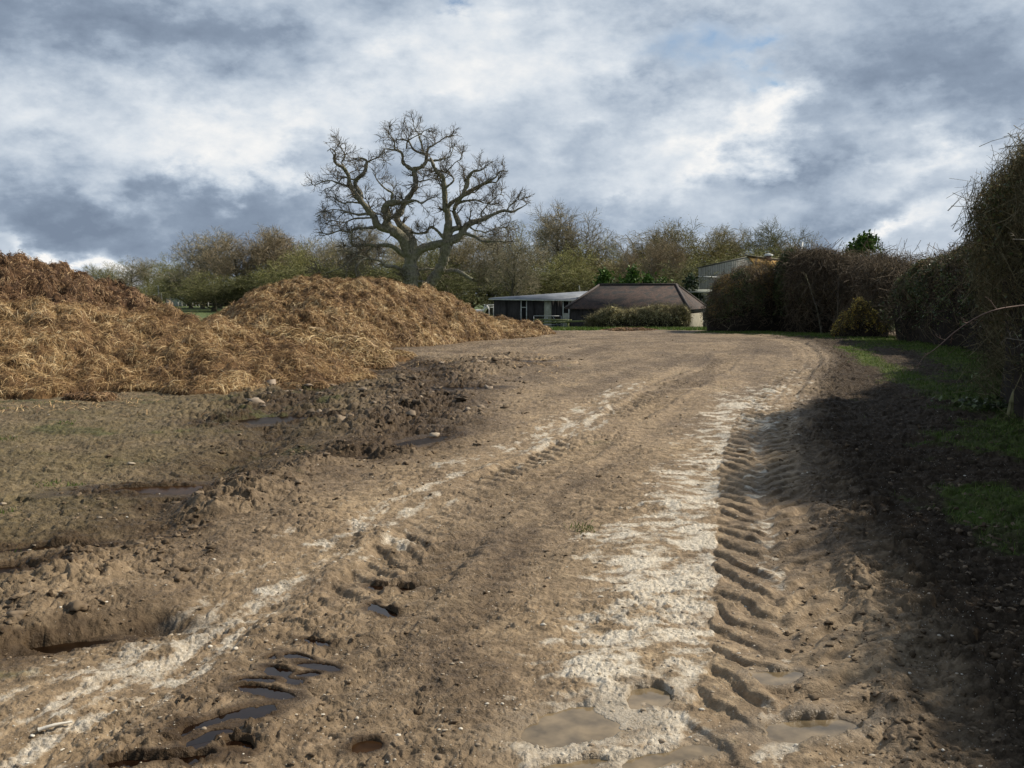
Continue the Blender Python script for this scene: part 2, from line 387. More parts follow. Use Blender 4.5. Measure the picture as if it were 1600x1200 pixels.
PLV = []
_tt = np.linspace(0, 2*np.pi, 24, endpoint=False)
for x, y, a, b, an, kd in PUDW:
    ex, ey = a*1.1*np.cos(_tt), b*1.1*np.sin(_tt)
    hh = ground((x+ex*math.cos(an)-ey*math.sin(an)).astype(f32), (y+ex*math.sin(an)+ey*math.cos(an)).astype(f32), nopud=1)
    PLV.append(float(np.percentile(hh, 40))-(.005 if b < .12 else .010))
# neighbouring puddles share one level
for i in range(len(PUDW)):
    for j in range(i):
        if math.hypot(PUDW[i][0]-PUDW[j][0], PUDW[i][1]-PUDW[j][1]) < 1.1*max(PUDW[i][2], PUDW[j][2])+.12: PLV[i] = PLV[j]-.0004
def ground_z(x, y):
    return float(ground(np.array([x], f32), np.array([y], f32))[0])

def build_ground():
    dg = np.radians(31.5)
    th = np.concatenate([-np.pi+(np.pi-dg)*np.linspace(0, 1, 46)[:-1]**.7, np.linspace(-dg, dg, 1180), (np.pi-(np.pi-dg)*np.linspace(1, 0, 46)[1:]**.7)[:-1]])
    r = [np.linspace(.6, 4.4, 26)[:-1], np.geomspace(4.4, 13, 620)[:-1], np.geomspace(13, 52, 470)[:-1], np.geomspace(52, 120, 60)[:-1], np.geomspace(120, 4000, 50)]
    r = np.concatenate(r); nr, nt = len(r), len(th)
    T, Rr = np.meshgrid(th, r); X = (Rr*np.sin(T)).ravel(); Y = (Rr*np.cos(T)).ravel()-1.5
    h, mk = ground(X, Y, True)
    V = np.stack([X, Y, h], 1)
    V = np.vstack([V, [[0, -1.5, float(h[:nt].mean())]]])
    i = np.arange((nr-1))[:, None]*nt; j = np.arange(nt)[None]; j2 = (j+1) % nt
    F = np.stack([i+j, i+j2, i+nt+j2, i+nt+j], -1).reshape(-1, 4)
    F3 = np.stack([np.arange(nt), np.full(nt, nr*nt), (np.arange(nt)+1) % nt], -1)
    mk = {k: np.append(v, v[0]) for k, v in mk.items()}
    m, t, b = material('churned_mud')
    co = t.new('ShaderNodeTexCoord').outputs['Object']
    nA = t.noise(co, 1.3, 6, .6); nB = t.noise(co, 11, 6, .62); nC = t.noise(co, 60, 4, .6); nD = t.noise(co, .25, 3, .5)
    base = t.ramp(nB, [(.28, (.100, .076, .048)), (.5, (.195, .153, .100)), (.72, (.340, .277, .192))])
    tint = t.ramp(nA, [(.3, (.80, .74, .68)), (.7, (1.12, 1.08, 1.02))]); base = t.mix(1, base, tint, 'MULTIPLY')
    big = t.ramp(nD, [(.35, (.86, .82, .78)), (.65, (1.08, 1.06, 1.05))]); base = t.mix(1, base, big, 'MULTIPLY')
    base = t.mix(1, base, t.ramp(t.attr('tone'), [(.15, (.62, .58, .55)), (.5, (.95, .93, .92)), (.85, (1.28, 1.27, 1.25))]), 'MULTIPLY')
    oliv = t.ramp(nB, [(.3, (.062, .046, .017)), (.7, (.178, .140, .062))])
    base = t.mix(t.math('MULTIPLY', t.attr('olive'), .9, clamp=True), base, oliv)
    dk = t.ramp(nB, [(.3, (.024, .017, .012)), (.7, (.078, .058, .040))])  # dark organic verge mud, darkened further to carry the hedge's shade
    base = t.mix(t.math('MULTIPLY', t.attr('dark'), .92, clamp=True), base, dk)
    ch = t.ramp(nC, [(.3, (.38, .325, .245)), (.65, (.68, .615, .505))])
    nS = t.noise(co, 7, 5, .7, .6)
    ck = t.math('ADD', t.math('SUBTRACT', t.attr('chalk'), .10), t.math('ADD', t.math('MULTIPLY', t.math('SUBTRACT', nS, .5), .9), t.math('MULTIPLY', t.math('SUBTRACT', nC, .5), .28)))
    cf = t.math('MULTIPLY', t.ramp(ck, [(.36, g3(0)), (.52, g3(.40)), (.85, g3(1))]), t.math('GREATER_THAN', t.attr('chalk'), .01))
    base = t.mix(cf, base, ch)
    # scattered grit and small chalk crumbs
    vo = t.new('ShaderNodeTexVoronoi', i_Vector=co); vo.inputs['Scale'].default_value = 62
    sp = t.math('LESS_THAN', vo.outputs['Distance'], .17)
    sep = t.new('ShaderNodeSeparateColor', i_0=vo.outputs['Color'])
    sp = t.math('MULTIPLY', sp, t.math('GREATER_THAN', sep.outputs[0], .78))
    sp = t.math('MULTIPLY', sp, t.math('SUBTRACT', 1, t.math('MAXIMUM', t.attr('grass'), t.attr('wet')), clamp=True))
    base = t.mix(t.math('MULTIPLY', sp, .8), base, (.55, .50, .42))
    wet = t.attr('wet'); base = t.mix(t.math('MULTIPLY', wet, .9), base, t.ramp(nB, [(.3, (.022, .012, .005)), (.7, (.080, .049, .023))]))
    milk = t.attr('milk'); base = t.mix(t.math('MULTIPLY', milk, .5), base, (.22, .17, .11))
    gcol = t.ramp(nB, [(.3, (.050, .075, .016)), (.7, (.120, .150, .040))])
    base = t.mix(t.math('MULTIPLY', t.attr('grass'), t.ramp(t.math('ADD', nA, t.attr('farf')), [(.34, g3(.3)), (.56, g3(1))])), base, gcol)
    t.l.new(base, b.inputs['Base Color'])
    ro = t.math('SUBTRACT', .74, t.math('MULTIPLY', t.math('ADD', t.math('MULTIPLY', wet, .16), t.math('MULTIPLY', milk, .32)), 1.0))
    ro = t.math('ADD', ro, t.math('MULTIPLY', t.math('SUBTRACT', nA, .5), .35), clamp=True)
    t.l.new(ro, b.inputs['Roughness']); b.inputs['Specular IOR Level'].default_value = .35
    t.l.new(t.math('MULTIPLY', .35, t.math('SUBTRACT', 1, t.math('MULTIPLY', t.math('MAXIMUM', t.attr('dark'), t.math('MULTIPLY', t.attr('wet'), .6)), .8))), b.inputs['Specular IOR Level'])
    nE = t.noise(co, 27, 5, .65, .4); hh = t.math('ADD', t.math('MULTIPLY', nB, .7), t.math('ADD', t.math('MULTIPLY', nC, .4), t.math('MULTIPLY', nE, .8))); hh = t.math('ADD', hh, t.math('MULTIPLY', sp, .15)); hh = t.math('MULTIPLY', hh, t.math('SUBTRACT', 1.0, t.math('MULTIPLY', t.attr('smoothness'), .55)))
    bp = t.new('ShaderNodeBump', i_Height=hh, i_Strength=1.0); bp.inputs['Distance'].default_value = .03
    t.l.new(bp.outputs[0], b.inputs['Normal'])
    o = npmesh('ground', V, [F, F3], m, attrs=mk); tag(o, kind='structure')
build_ground()

def water_mat(name, col, rough=.03, sp=.5):
    m, t, b = material(name); b.inputs['Base Color'].default_value = (*col, 1); b.inputs['Roughness'].default_value = rough
    b.inputs['IOR'].default_value = 1.33; b.inputs['Specular IOR Level'].default_value = sp
    co = t.new('ShaderNodeTexCoord').outputs['Object']; n = t.noise(co, 9, 3, .5)
    c = t.ramp(n, [(.35, tuple(x*.55 for x in col)), (.65, tuple(x*1.2 for x in col))]); t.l.new(c, b.inputs['Base Color'])
    bp = t.new('ShaderNodeBump', i_Height=n, i_Strength=.04); bp.inputs['Distance'].default_value = .01; t.l.new(bp.outputs[0], b.inputs['Normal'])
    return m
WM = {'dark': water_mat('peaty_water', (.013, .006, .003), .04, .25), 'mire': water_mat('mire_water', (.018, .010, .005), .28, .015), 'amber': water_mat('amber_water', (.042, .022, .010), .22, .02), 'milk': water_mat('milky_water', (.215, .160, .092), .03, .6)}
for k, (x, y, a, b, an, kd) in enumerate(PUDW):
    n = 28; tt = np.linspace(0, 2*np.pi, n, endpoint=False); c, s = math.cos(an), math.sin(an); e = 1.32
    px_, py_ = a*e*np.cos(tt), b*e*np.sin(tt)
    V = np.stack([px_*c-py_*s, px_*s+py_*c, 0*tt], 1); V = np.vstack([V, [[0, 0, 0]]])
    F = np.stack([np.arange(n), (np.arange(n)+1) % n, np.full(n, n)], 1)
    lv = PLV[k]
    o = npmesh('water', V, F, WM[kd]); o.location = (x, y, lv); tag(o, kind='structure')

# ---- scattered stones and clods
def ico():
    import bmesh
    bm = bmesh.new(); bmesh.ops.create_icosphere(bm, subdivisions=2, radius=1.0)
    V = np.array([v.co[:] for v in bm.verts]); F = np.array([[v.index for v in f.verts] for f in bm.faces]); bm.free()
    return V, F
IV, IF = ico()
def scatter_lumps(name, X, Y, S, mat, rng, flat=.6, lump=.35, sink=.25, seed=0, Z=None):
    N = len(X); Z = ground(X, Y) if Z is None else Z
    an = rng.rand(N)*6.28; c, s = np.cos(an), np.sin(an)
    ax = rng.uniform(.7, 1.35, (N, 3)); ax[:, 2] *= flat
    P = IV[None]*(1+lump*noise3(IV[None]*1.7+rng.rand(N, 1, 3)*200, seed)[..., None]+lump*.5*noise3(IV[None]*4+rng.rand(N, 1, 3)*200, seed+5)[..., None])
    P = P*ax[:, None, :]*S[:, None, None]
    P = np.stack([P[..., 0]*c[:, None]-P[..., 1]*s[:, None], P[..., 0]*s[:, None]+P[..., 1]*c[:, None], P[..., 2]], -1)
    P += np.stack([X, Y, Z+S*flat*(1-2*sink)*.5], 1)[:, None, :]
    F = (IF[None]+(np.arange(N)*len(IV))[:, None, None]).reshape(-1, 3)
    return npmesh(name, P.reshape(-1, 3), F, mat, smooth=False, attrs={'rnd': np.repeat(rng.rand(N), len(IV))})
rng = np.random.RandomState(21)
M_clod = rndmat('mud_clod', [(0, (.075, .052, .031)), (.5, (.14, .10, .062)), (1, (.24, .18, .12))], rough=.8, patch=.3, pscale=2)
M_clodl = rndmat('grey_clod', [(0, (.10, .075, .05)), (.5, (.19, .145, .10)), (1, (.33, .265, .20))], rough=.75, patch=.3, pscale=2)
M_chalk = rndmat('chalk_stone', [(0, (.26, .20, .14)), (.5, (.42, .35, .26)), (1, (.70, .65, .55))], rough=.7, patch=.1)
def along(P, n, w, rng):
    i = rng.randint(0, len(P)-1, n); t = rng.rand(n)[:, None]; q = P[i]*(1-t)+P[i+1]*t; d = P[i+1]-P[i]; d = d/np.linalg.norm(d, axis=1, keepdims=True)
    off = rng.randn(n)*w; return q[:, 0]+d[:, 1]*off, q[:, 1]-d[:, 0]*off
def screenfield(n, rng, x0, x1, y0, y1):
    """points spread over a wedge of ground, denser close by"""
    d = 1/(1/y1+(1/y0-1/y1)*rng.rand(n)); d = d; u = rng.uniform(x0, x1, n); return d*u, d
xs, ys, ss = [], [], []
for P, n, w, smin, smax in ((BERM, 900, .35, .006, .040), (CLODS, 260, 1.0, .02, .07), (CHAN2, 350, .6, .01, .035), (CHAN3, 300, .8, .015, .045)):
    x, y = along(P, n, w, rng); xs.append(x); ys.append(y); ss.append(smin+(smax-smin)*rng.rand(n)**3)
x, y = along(RUT, 900, .12, rng); d = RUT  # crumbs along the rut's right lip
xs.append(x+.42); ys.append(y); ss.append(.005+.022*rng.rand(900)**3)
x, y = screenfield(5200, rng, -.62, .62, 3.0, 45); xs.append(x); ys.append(y); ss.append((.003+.013*rng.rand(5200)**4)*(1+y*.05))
x, y = screenfield(2500, rng, .3, .62, 3.0, 20); k = x > 1.6+.22*y-.5; xs.append(x[k]); ys.append(y[k]); ss.append(.005+.022*rng.rand(k.sum())**3)
xs, ys, ss = map(np.concatenate, (xs, ys, ss)); k = (ys > 2.4) & (ys < 48); xs, ys, ss = xs[k], ys[k], ss[k]
keep = np.ones(len(xs), bool)
for x, y, a, b, an, kd in PUDW: keep &= np.hypot(xs-x, ys-y) > max(a, .1)*.9
keep &= ~((np.abs(stroke(xs.astype(f32), ys.astype(f32), CHK_R)[0]) < .6) & (ys < 20)) & ~((np.abs(stroke(xs.astype(f32), ys.astype(f32), CHK_L)[0]) < .4) & (rng.rand(len(xs)) < .8))
xs, ys, ss = xs[keep], ys[keep], ss[keep]*.85
o = scatter_lumps('mud_clods', xs, ys, ss, M_clod, rng, .6, 1.0, .45); tag(o, 'brown crumbs and clods of churned mud strewn over the track and field edge', 'mud clods', kind='stuff')
x, y = along(CLODS, 110, .8, rng); s = .03+.07*rng.rand(110)**2
o = scatter_lumps('dried_clods', x, y, s, M_clodl, rng, .55, 1.0, .4); tag(o, 'pale grey dried clods heaped beside the dark wet ruts near the straw', 'mud clods', kind='stuff')
x, y = screenfield(4200, rng, -.6, .55, 2.9, 30); s = (.0014+.0065*rng.rand(4200)**6)*(1+y*.05)
xa, ya = along(CHK_R, 1500, .35, rng); xb, yb = along(CHK_L, 1100, .35, rng); sa = .002+.010*rng.rand(2600)**5
x = np.concatenate([x, xa, xb]); y = np.concatenate([y, ya, yb]); s = np.concatenate([s, sa]); k = (y > 2.5)
o = scatter_lumps('chalk_gravel', x[k], y[k], s[k], M_chalk, rng, .5, .3, .4); tag(o, 'pale chalk grit and small stones pressed into the muddy track', 'gravel', kind='stuff')
# single pale stones one can point to
STN = [(1008, 1093, .028, 'white stone lying in the murky puddle on the chalk strip'), (1070, 957, .022, 'white stone beside the left edge of the chevron tyre rut'),
       (679, 681, .055, 'white stone alone at the edge of the dark wet channel'), (156, 806, .02, 'small pale pebble on olive mud at the left'),
       (205, 722, .045, 'flat white chip on the olive ground left of the wet channels'), (4, 782, .03, 'yellowish pebble at the left edge of the photo'),
       (176, 1100, .016, 'pale rounded pebble near the white stick at bottom left'), (1160, 704, .05, 'white chalk lump in the middle of the rut junction')]
for px, py, s, lb in STN:
    x, y = gp(px, py); z = ground_z(x, y); lv = max(z, -.036)
    o = scatter_lumps('stone', np.array([0.]), np.array([0.]), np.array([s]), M_chalk, rng, .45, .45, .2, Z=np.array([0.])); o.location = (x, y, lv)
    tag(o, lb, 'stone', 'pale stones on the track')

# ================================================================ MANURE / STRAW HEAPS
M_heap = simple('heap_base', (.075, .040, .018), (.20, .115, .048), 7, .9, .8, 26)
M_heapd = simple('heap_base_dark', (.035, .018, .009), (.13, .068, .030), 5, .9, .9, 22)
M_straw = rndmat('straw', [(0, (.065, .032, .013)), (.3, (.25, .143, .058)), (.6, (.50, .328, .148)), (.85, (.66, .475, .235)), (1, (.82, .67, .41))], rough=.6, spec=.3, patch=.72, pscale=.8)
M_strawr = rndmat('old_straw', [(0, (.045, .024, .012)), (.35, (.18, .098, .044)), (.7, (.36, .22, .105)), (1, (.56, .40, .22))], rough=.65, spec=.3, patch=.34, pscale=1.1)
M_strawy = rndmat('fresh_straw', [(0, (.10, .052, .02)), (.3, (.27, .165, .062)), (.6, (.48, .325, .145)), (1, (.76, .60, .33))], rough=.55, spec=.35, patch=.3, pscale=1.6)
def heap(name, ridge, blades, mats, label, wf, wb, lump=.25, seed=0, res=.09, blen=(.04, .34), bw=(.003, .0078), droop=.5, rise=.6, pw=1.5, clump=.0):
    """ridge: list of (px, py, Y): the skyline; wf, wb: half-widths toward and away from the viewer"""
    rg = np.random.RandomState(seed+5)
    P = np.array([at(*q) for q in ridge]); n = 40; Q = catmull(P, n)
    Wf = np.interp(np.linspace(0, 1, n), np.linspace(0, 1, len(wf)), wf); Wb = np.interp(np.linspace(0, 1, n), np.linspace(0, 1, len(wb)), wb)
    m = max(Wf.max(), Wb.max())+.5
    gx = np.arange(Q[:, 0].min()-m, Q[:, 0].max()+m, res); gy = np.arange(Q[:, 1].min()-Wf.max()-.5, Q[:, 1].max()+Wb.max()+.5, res)
    X, Y = np.meshgrid(gx, gy); sh = X.shape; X = X.ravel().astype(f32); Y = Y.ravel().astype(f32)
    def field(X, Y):
        wx = X+.5*fbm2(X*.5, Y*.5, 3, seed+1)+.12*fbm2(X*2.5, Y*2.5, 3, seed+31); wy = Y+.6*fbm2(X*.5, Y*.5, 3, seed+2)+.12*fbm2(X*2.5, Y*2.5, 3, seed+32)
        H = np.zeros_like(X)
        for i in range(n):
            dx = wx-Q[i, 0]; dy = wy-Q[i, 1]; w = np.where(dy < 0, Wf[i], Wb[i]); wxx = min(Wf[i], Wb[i], 2.2)
            t = np.sqrt((dx/wxx)**2+(dy/w)**2)
            H = np.maximum(H, Q[i, 2]*np.clip(1-np.clip(t, 0, 2)**pw, 0, 1)**.85)
        e = sst(0, .25, H)
        H = H+e*lump*1.35*(.55*fbm2(X*.8, Y*.8, 4, seed+3)+.40*fbm2(wx*2.1, wy*2.1, 4, seed+7)+.28*fbm2(wx*5, wy*5, 3, seed+9)+.3*clodf(wx*1.6, wy*1.6, seed % 50)-.28)
        if clump: H = H+e*clump*np.maximum(0, billow2(wx*1.1, wy*1.1, 2, seed+15))
        return H
    H = field(X, Y); gz = zbase(X, Y)
    z = gz+np.where(H > .02, H, -.35)
    idx = np.arange(len(X)).reshape(sh)
    F = np.stack([idx[:-1, :-1], idx[:-1, 1:], idx[1:, 1:], idx[1:, :-1]], -1).reshape(-1, 4)
    ok = (H[F] > .0).any(1); F = F[ok]
    used = np.unique(F); rm = np.full(len(X), -1); rm[used] = np.arange(len(used)); F = rm[F]
    V = np.stack([X, Y, z], 1)[used]
    # straw strands lying over the surface
    Hs = H.reshape(sh); gyy, gxx = np.gradient(Hs, res)
    slope = np.sqrt(1+gxx**2+gyy**2).ravel(); w = np.where(H > .03, slope, 0.)
    w = w*np.where(Y < Q[:, 1].max()+.8, 1, .15)*(.4+1.2*sst(-.4, .3, fbm2(X*1.5, Y*1.5, 2, seed+21))); w /= w.sum()
    pick = rg.choice(len(X), blades, p=w); bx = X[pick]+rg.uniform(-.5, .5, blades)*res; by = Y[pick]+rg.uniform(-.5, .5, blades)*res
    bz = z[pick]+(bx-X[pick])*gxx.ravel()[pick]+(by-Y[pick])*gyy.ravel()[pick]
    nrm = np.stack([-gxx.ravel()[pick], -gyy.ravel()[pick], np.ones(blades)], 1); nrm /= np.linalg.norm(nrm, axis=1, keepdims=True)
    down = np.stack([-gxx.ravel()[pick], -gyy.ravel()[pick], -(gxx**2+gyy**2).ravel()[pick]], 1); down /= np.linalg.norm(down, axis=1, keepdims=True)+.1
    # neighbouring strands share a rough direction, like forked-out wads
    fa = 6.28*fbm2(bx*.9, by*.9, 2, seed+25)*1.6
    flow = np.stack([np.cos(fa), np.sin(fa), 0*fa], 1)
    d = rg.randn(blades, 3)*1.0+down*droop+flow*.45; d -= nrm*(d*nrm).sum(1, keepdims=True); d /= np.linalg.norm(d, axis=1, keepdims=True)+1e-6
    d = d+nrm*(rg.rand(blades, 1)-.25)*rise; L = (blen[0]+(blen[1]-blen[0])*rg.rand(blades)**1.8)[:, None]
    p0 = np.stack([bx, by, bz], 1)+nrm*(rg.rand(blades, 1)*.05-.01)
    bend = nrm*rg.uniform(-.05, .35, (blades, 1))*L; sag = np.array([0, 0, -1])*rg.uniform(.0, .3, (blades, 1))*L
    pts = np.stack([p0-d*L/2, p0-d*L*.12+bend*.5, p0+d*L*.2+bend*.45+sag*.1, p0+d*L/2+sag], 1)
    side = np.cross(d, nrm+rg.randn(blades, 3)*.6); side /= np.linalg.norm(side, axis=1, keepdims=True)+1e-6
    W = rg.uniform(*bw, blades)[:, None]*np.array([.7, 1, 1, .5])
    A = Acc(); A.add((V, F), .5, 0); A.add(ribbons(pts, W, side), np.clip(.40+.27*rg.randn(blades)+.25*fbm2(bx*3, by*3, 2, seed+41), 0, 1), 1)
    o = A.build(name, mats); tag(o, label, 'manure heap'); return o
heap('manure_heap', [(-420, 400, 27.5), (-200, 402, 27.5), (-60, 408, 27.5), (10, 408, 27.5), (70, 412, 28), (105, 432, 28), (130, 442, 28), (165, 452, 28.5), (185, 472, 28.5)], 100000, [M_heapd, M_strawr],
     'tallest dark brown manure heap behind the straw at the left edge', [4.5, 4.5, 4.5, 4, 3.6, 3.3, 3.0], [4, 4, 4, 3.5, 3], lump=.42, seed=100, blen=(.04, .25), bw=(.006, .016), clump=.22, rise=.5)
heap('straw_heap', [(-420, 482, 21), (-200, 480, 21), (0, 477, 21), (110, 478, 21.5), (200, 488, 21.8), (270, 500, 22), (320, 506, 21.6), (365, 520, 20.8), (395, 548, 19.6)], 300000, [M_heap, M_straw],
     'long low heap of golden brown straw manure spread across the left foreground', [6.2, 6.2, 6.0, 5.4, 5.6, 5.2, 4.6, 3.8, 2.8], [3, 3, 3, 3, 2.4], lump=.30, seed=200, clump=.10, pw=1.25)
heap('straw_heap', [(392, 480, 36), (405, 462, 36.5), (430, 450, 37), (475, 441, 37), (520, 438, 37), (580, 440, 37.5), (630, 448, 38.5), (680, 459, 40), (715, 482, 41), (770, 499, 42), (805, 504, 43), (820, 512, 43.5)], 270000, [M_heap, M_straw],
     'large rounded straw heap in the middle, below the old oak', [3.4, 4.2, 6, 8, 9, 8, 7.5, 6, 4.5, 3.2, 1.8, 1.0], [3, 3, 3.5, 3.5, 3, 2, 1.2], lump=.34, seed=300, clump=.14, blen=(.06, .42), bw=(.0055, .013), pw=1.35)
heap('straw_heap', [(400, 512, 27), (460, 516, 25.5), (520, 520, 25.5), (565, 535, 26), (600, 549, 26.8)], 40000, [M_heap, M_strawy],
     'small spill of yellow fresh straw between the two big heaps', [2.6, 2.8, 2.6, 1.8, 1.0], [2, 2, 1.8, 1, .8], lump=.2, seed=400, blen=(.1, .5), bw=(.007, .016), droop=.9)
heap('manure_heap', [(108, 624, 15.6), (130, 620, 15.6), (152, 626, 15.6)], 5000, [M_heapd, M_strawr], 'little reddish brown clump of dung below the front straw heap', [.45, .6, .45], [.5, .5, .5], lump=.12, seed=500, blen=(.06, .2), bw=(.006, .014), res=.04)
heap('manure_heap', [(955, 515, 47.5), (985, 511, 47.5), (1015, 515, 47.5)], 5000, [M_heapd, M_strawr], 'low reddish mound of manure at the far end of the track', [.7, .9, .7], [.6, .6, .6], lump=.12, seed=520, blen=(.1, .3), bw=(.01, .03), res=.07)
# loose straw strewn at the foot of the heaps
rg = np.random.RandomState(77); n = 15000
x = rg.uniform(-14, 1.0, n); y = rg.uniform(13.5, 31, n); k = fbm2(x*.7, y*.7, 3, 88) > .06
d2h = np.where(x < -4, np.abs(y-15.0), np.abs(y-24)); k &= rg.rand(n) < np.exp(-d2h/1.8); x = x[k]; y = y[k]; n = len(x)
z = ground(x, y)+.015; a = rg.rand(n)*6.28; d = np.stack([np.cos(a), np.sin(a), rg.randn(n)*.15], 1); L = rg.uniform(.1, .35, n)[:, None]
p = np.stack([x, y, z], 1); pts = np.stack([p-d*L/2, p+np.array([0, 0, .02]), p+d*L/2], 1); sd = np.cross(d, [0, 0, 1.]); A = Acc()
A.add(ribbons(pts, np.full((n, 3), .012), sd), rg.rand(n)*.8); o = A.build('loose_straw', M_straw); tag(o, 'loose stalks of straw strewn on the mud at the foot of the heaps', 'straw', kind='stuff')

#@@PART2
# ================================================================ CAMERA, SUN, SKY
cam = bpy.data.cameras.new('camera'); cam.lens = 36; cam.sensor_width = 36; cam.clip_end = 9000; cam.clip_start = .05
co_ = bpy.data.objects.new('camera', cam); C.objects.link(co_); co_.location = (0, 0, CAMZ); co_.rotation_euler = (math.pi/2-PITCH, 0, 0)
scene.camera = co_
SUN_EL, SUN_AZ = R(41), R(70)      # azimuth measured from +Y towards +X
sun = bpy.data.lights.new('sun', 'SUN'); sun.energy = 5.0; sun.angle = R(.5); sun.color = (1, .91, .77)
so = bpy.data.objects.new('sun', sun); C.objects.link(so)
dv = Vector((math.cos(SUN_EL)*math.sin(SUN_AZ), math.cos(SUN_EL)*math.cos(SUN_AZ), math.sin(SUN_EL)))
so.rotation_euler = dv.to_track_quat('Z', 'Y').to_euler(); so.location = (30, 0, 40)
w = bpy.data.worlds.new('World'); scene.world = w; w.use_nodes = True; t = NT(w.node_tree)
bg = w.node_tree.nodes['Background']; bg.inputs[1].default_value = .1
sky = t.new('ShaderNodeTexSky', sky_type='NISHITA'); sky.sun_disc = False; sky.sun_elevation = SUN_EL; sky.sun_rotation = SUN_AZ
dirn = t.new('ShaderNodeTexCoord').outputs['Generated']
nd = t.new('ShaderNodeVectorMath', operation='NORMALIZE', i_0=dirn).outputs[0]
sp = t.new('ShaderNodeSeparateXYZ', i_0=nd)
az = t.math('ARCTAN2', sp.outputs[0], sp.outputs[1]); el = t.math('ARCSINE', sp.outputs[2])
# clouds drift in flat sheets: sample the noise on a stretched direction
sv = t.new('ShaderNodeVectorMath', operation='MULTIPLY', i_0=nd, i_1=(1, 1, 1.75)).outputs[0]
nw = t.new('ShaderNodeTexNoise', i_Vector=sv); nw.inputs['Scale'].default_value = 5.0; nw.inputs['Detail'].default_value = 5
nw2 = t.new('ShaderNodeTexNoise', i_Vector=sv); nw2.inputs['Scale'].default_value = 22; nw2.inputs['Detail'].default_value = 8; nw2.inputs['Roughness'].default_value = .6
q = t.new('ShaderNodeCombineXYZ', i_0=az, i_1=el).outputs[0]
def cen(n): return t.new('ShaderNodeVectorMath', operation='SUBTRACT', i_0=n.outputs['Color'], i_1=(.5, .5, .5)).outputs[0]
q = t.new('ShaderNodeVectorMath', operation='MULTIPLY_ADD', i_0=cen(nw), i_1=(.30, .14, 0), i_2=q).outputs[0]
q = t.new('ShaderNodeVectorMath', operation='MULTIPLY_ADD', i_0=cen(nw2), i_1=(.15, .085, 0), i_2=q).outputs[0]
# (px, py, rx, ry, rotation, weight)
BL = [(120, 45, 420, 110, -4, -.52), (380, 70, 330, 80, 0, -.30), (150, 318, 360, 75, 2, -.66), (40, 300, 160, 60, 0, -.18), (430, 310, 260, 60, 0, -.28), (330, 372, 440, 42, -3, -.34), (540, 340, 200, 60, 0, -.15),
      (1430, 130, 430, 80, -6, -.46), (1520, 50, 280, 70, 0, -.26), (1130, 5, 330, 40, 0, -.30), (1215, 230, 150, 60, 8, -.44), (1010, 125, 110, 45, 30, -.22), (960, 330, 330, 75, 6, -.24), (1320, 335, 330, 50, 5, -.32), (1560, 210, 110, 60, 0, -.28), (1150, 300, 220, 45, 0, -.12),
      (800, 240, 170, 70, 0, -.12), (30, 235, 130, 50, 30, -.12), (1440, 205, 160, 30, 0, -.05), (700, 150, 200, 50, 0, .08), (250, 200, 280, 65, 0, .12), (0, 180, 200, 50, 0, .10),
      (350, 250, 170, 50, -12, .34), (500, 240, 200, 55, 22, .30), (600, 170, 260, 80, 20, .16), (810, 60, 260, 110, 0, .34), (1120, 195, 200, 80, 30, .52), (1200, 150, 90, 40, 10, .3), (900, 215, 90, 40, 0, .2), (640, 95, 200, 60, 0, .15),
      (110, 400, 170, 16, -4, .62), (230, 412, 70, 14, 0, .45), (1410, 372, 190, 26, 6, .50), (1260, 375, 70, 20, 0, .25), (1480, 250, 190, 45, 6, .30), (1340, 225, 70, 30, 0, .2), (1030, 290, 150, 30, -10, .2), (1530, 330, 110, 35, 0, .24), (760, 320, 120, 35, 0, .10)]
acc = .575
for px, py, rx, ry, ro, wt in BL:
    x, y, z = ray(px, py); a = math.atan2(x, y); e = math.asin(z/math.sqrt(x*x+y*y+z*z))
    mp = t.new('ShaderNodeMapping', i_0=q); mp.vector_type = 'TEXTURE'
    mp.inputs['Location'].default_value = (a, e, 0); mp.inputs['Rotation'].default_value = (0, 0, R(ro)); mp.inputs['Scale'].default_value = (rx/1600*1.35, ry/1600*1.35, 1)
    g = t.new('ShaderNodeTexGradient', i_0=mp.outputs[0]); g.gradient_type = 'QUADRATIC_SPHERE'
    acc = t.math('MULTIPLY_ADD', g.outputs['Fac'], wt*.95, acc)
nd1 = t.noise(sv, 8.0, 10, .58, .15); nd2 = t.noise(sv, 3.0, 3, .5)
acc = t.math('MULTIPLY_ADD', t.math('SUBTRACT', nd1, .5), .80, acc)
nd3 = t.noise(sv, 26.0, 8, .62, .1); acc = t.math('MULTIPLY_ADD', t.math('SUBTRACT', nd3, .5), .46, acc)
up = t.math('MULTIPLY', t.math('SUBTRACT', el, .38), 2.2, clamp=True)      # unseen sky above the frame darkened to cut the ambient light
acc = t.math('MULTIPLY_ADD', up, -.42, acc)
bk = t.math('MULTIPLY', t.math('SUBTRACT', .1, sp.outputs[1]), 2.0, clamp=True); acc = t.math('MULTIPLY_ADD', bk, -.20, acc)  # sky behind the camera darkened too, to weaken the fill light
acc = t.math('MULTIPLY_ADD', t.math('SUBTRACT', nd2, .5), .15, acc, clamp=True)
cc = t.ramp(acc, [(0.0, (.185, .235, .315)), (.22, (.245, .305, .395)), (.40, (.365, .435, .530)), (.58, (.510, .575, .655)), (.74, (.655, .705, .760)), (.92, (.82, .83, .835)), (1, (.90, .89, .87))])
cc10 = t.new('ShaderNodeVectorMath', operation='SCALE', i_0=cc); cc10.inputs['Scale'].default_value = 10.0
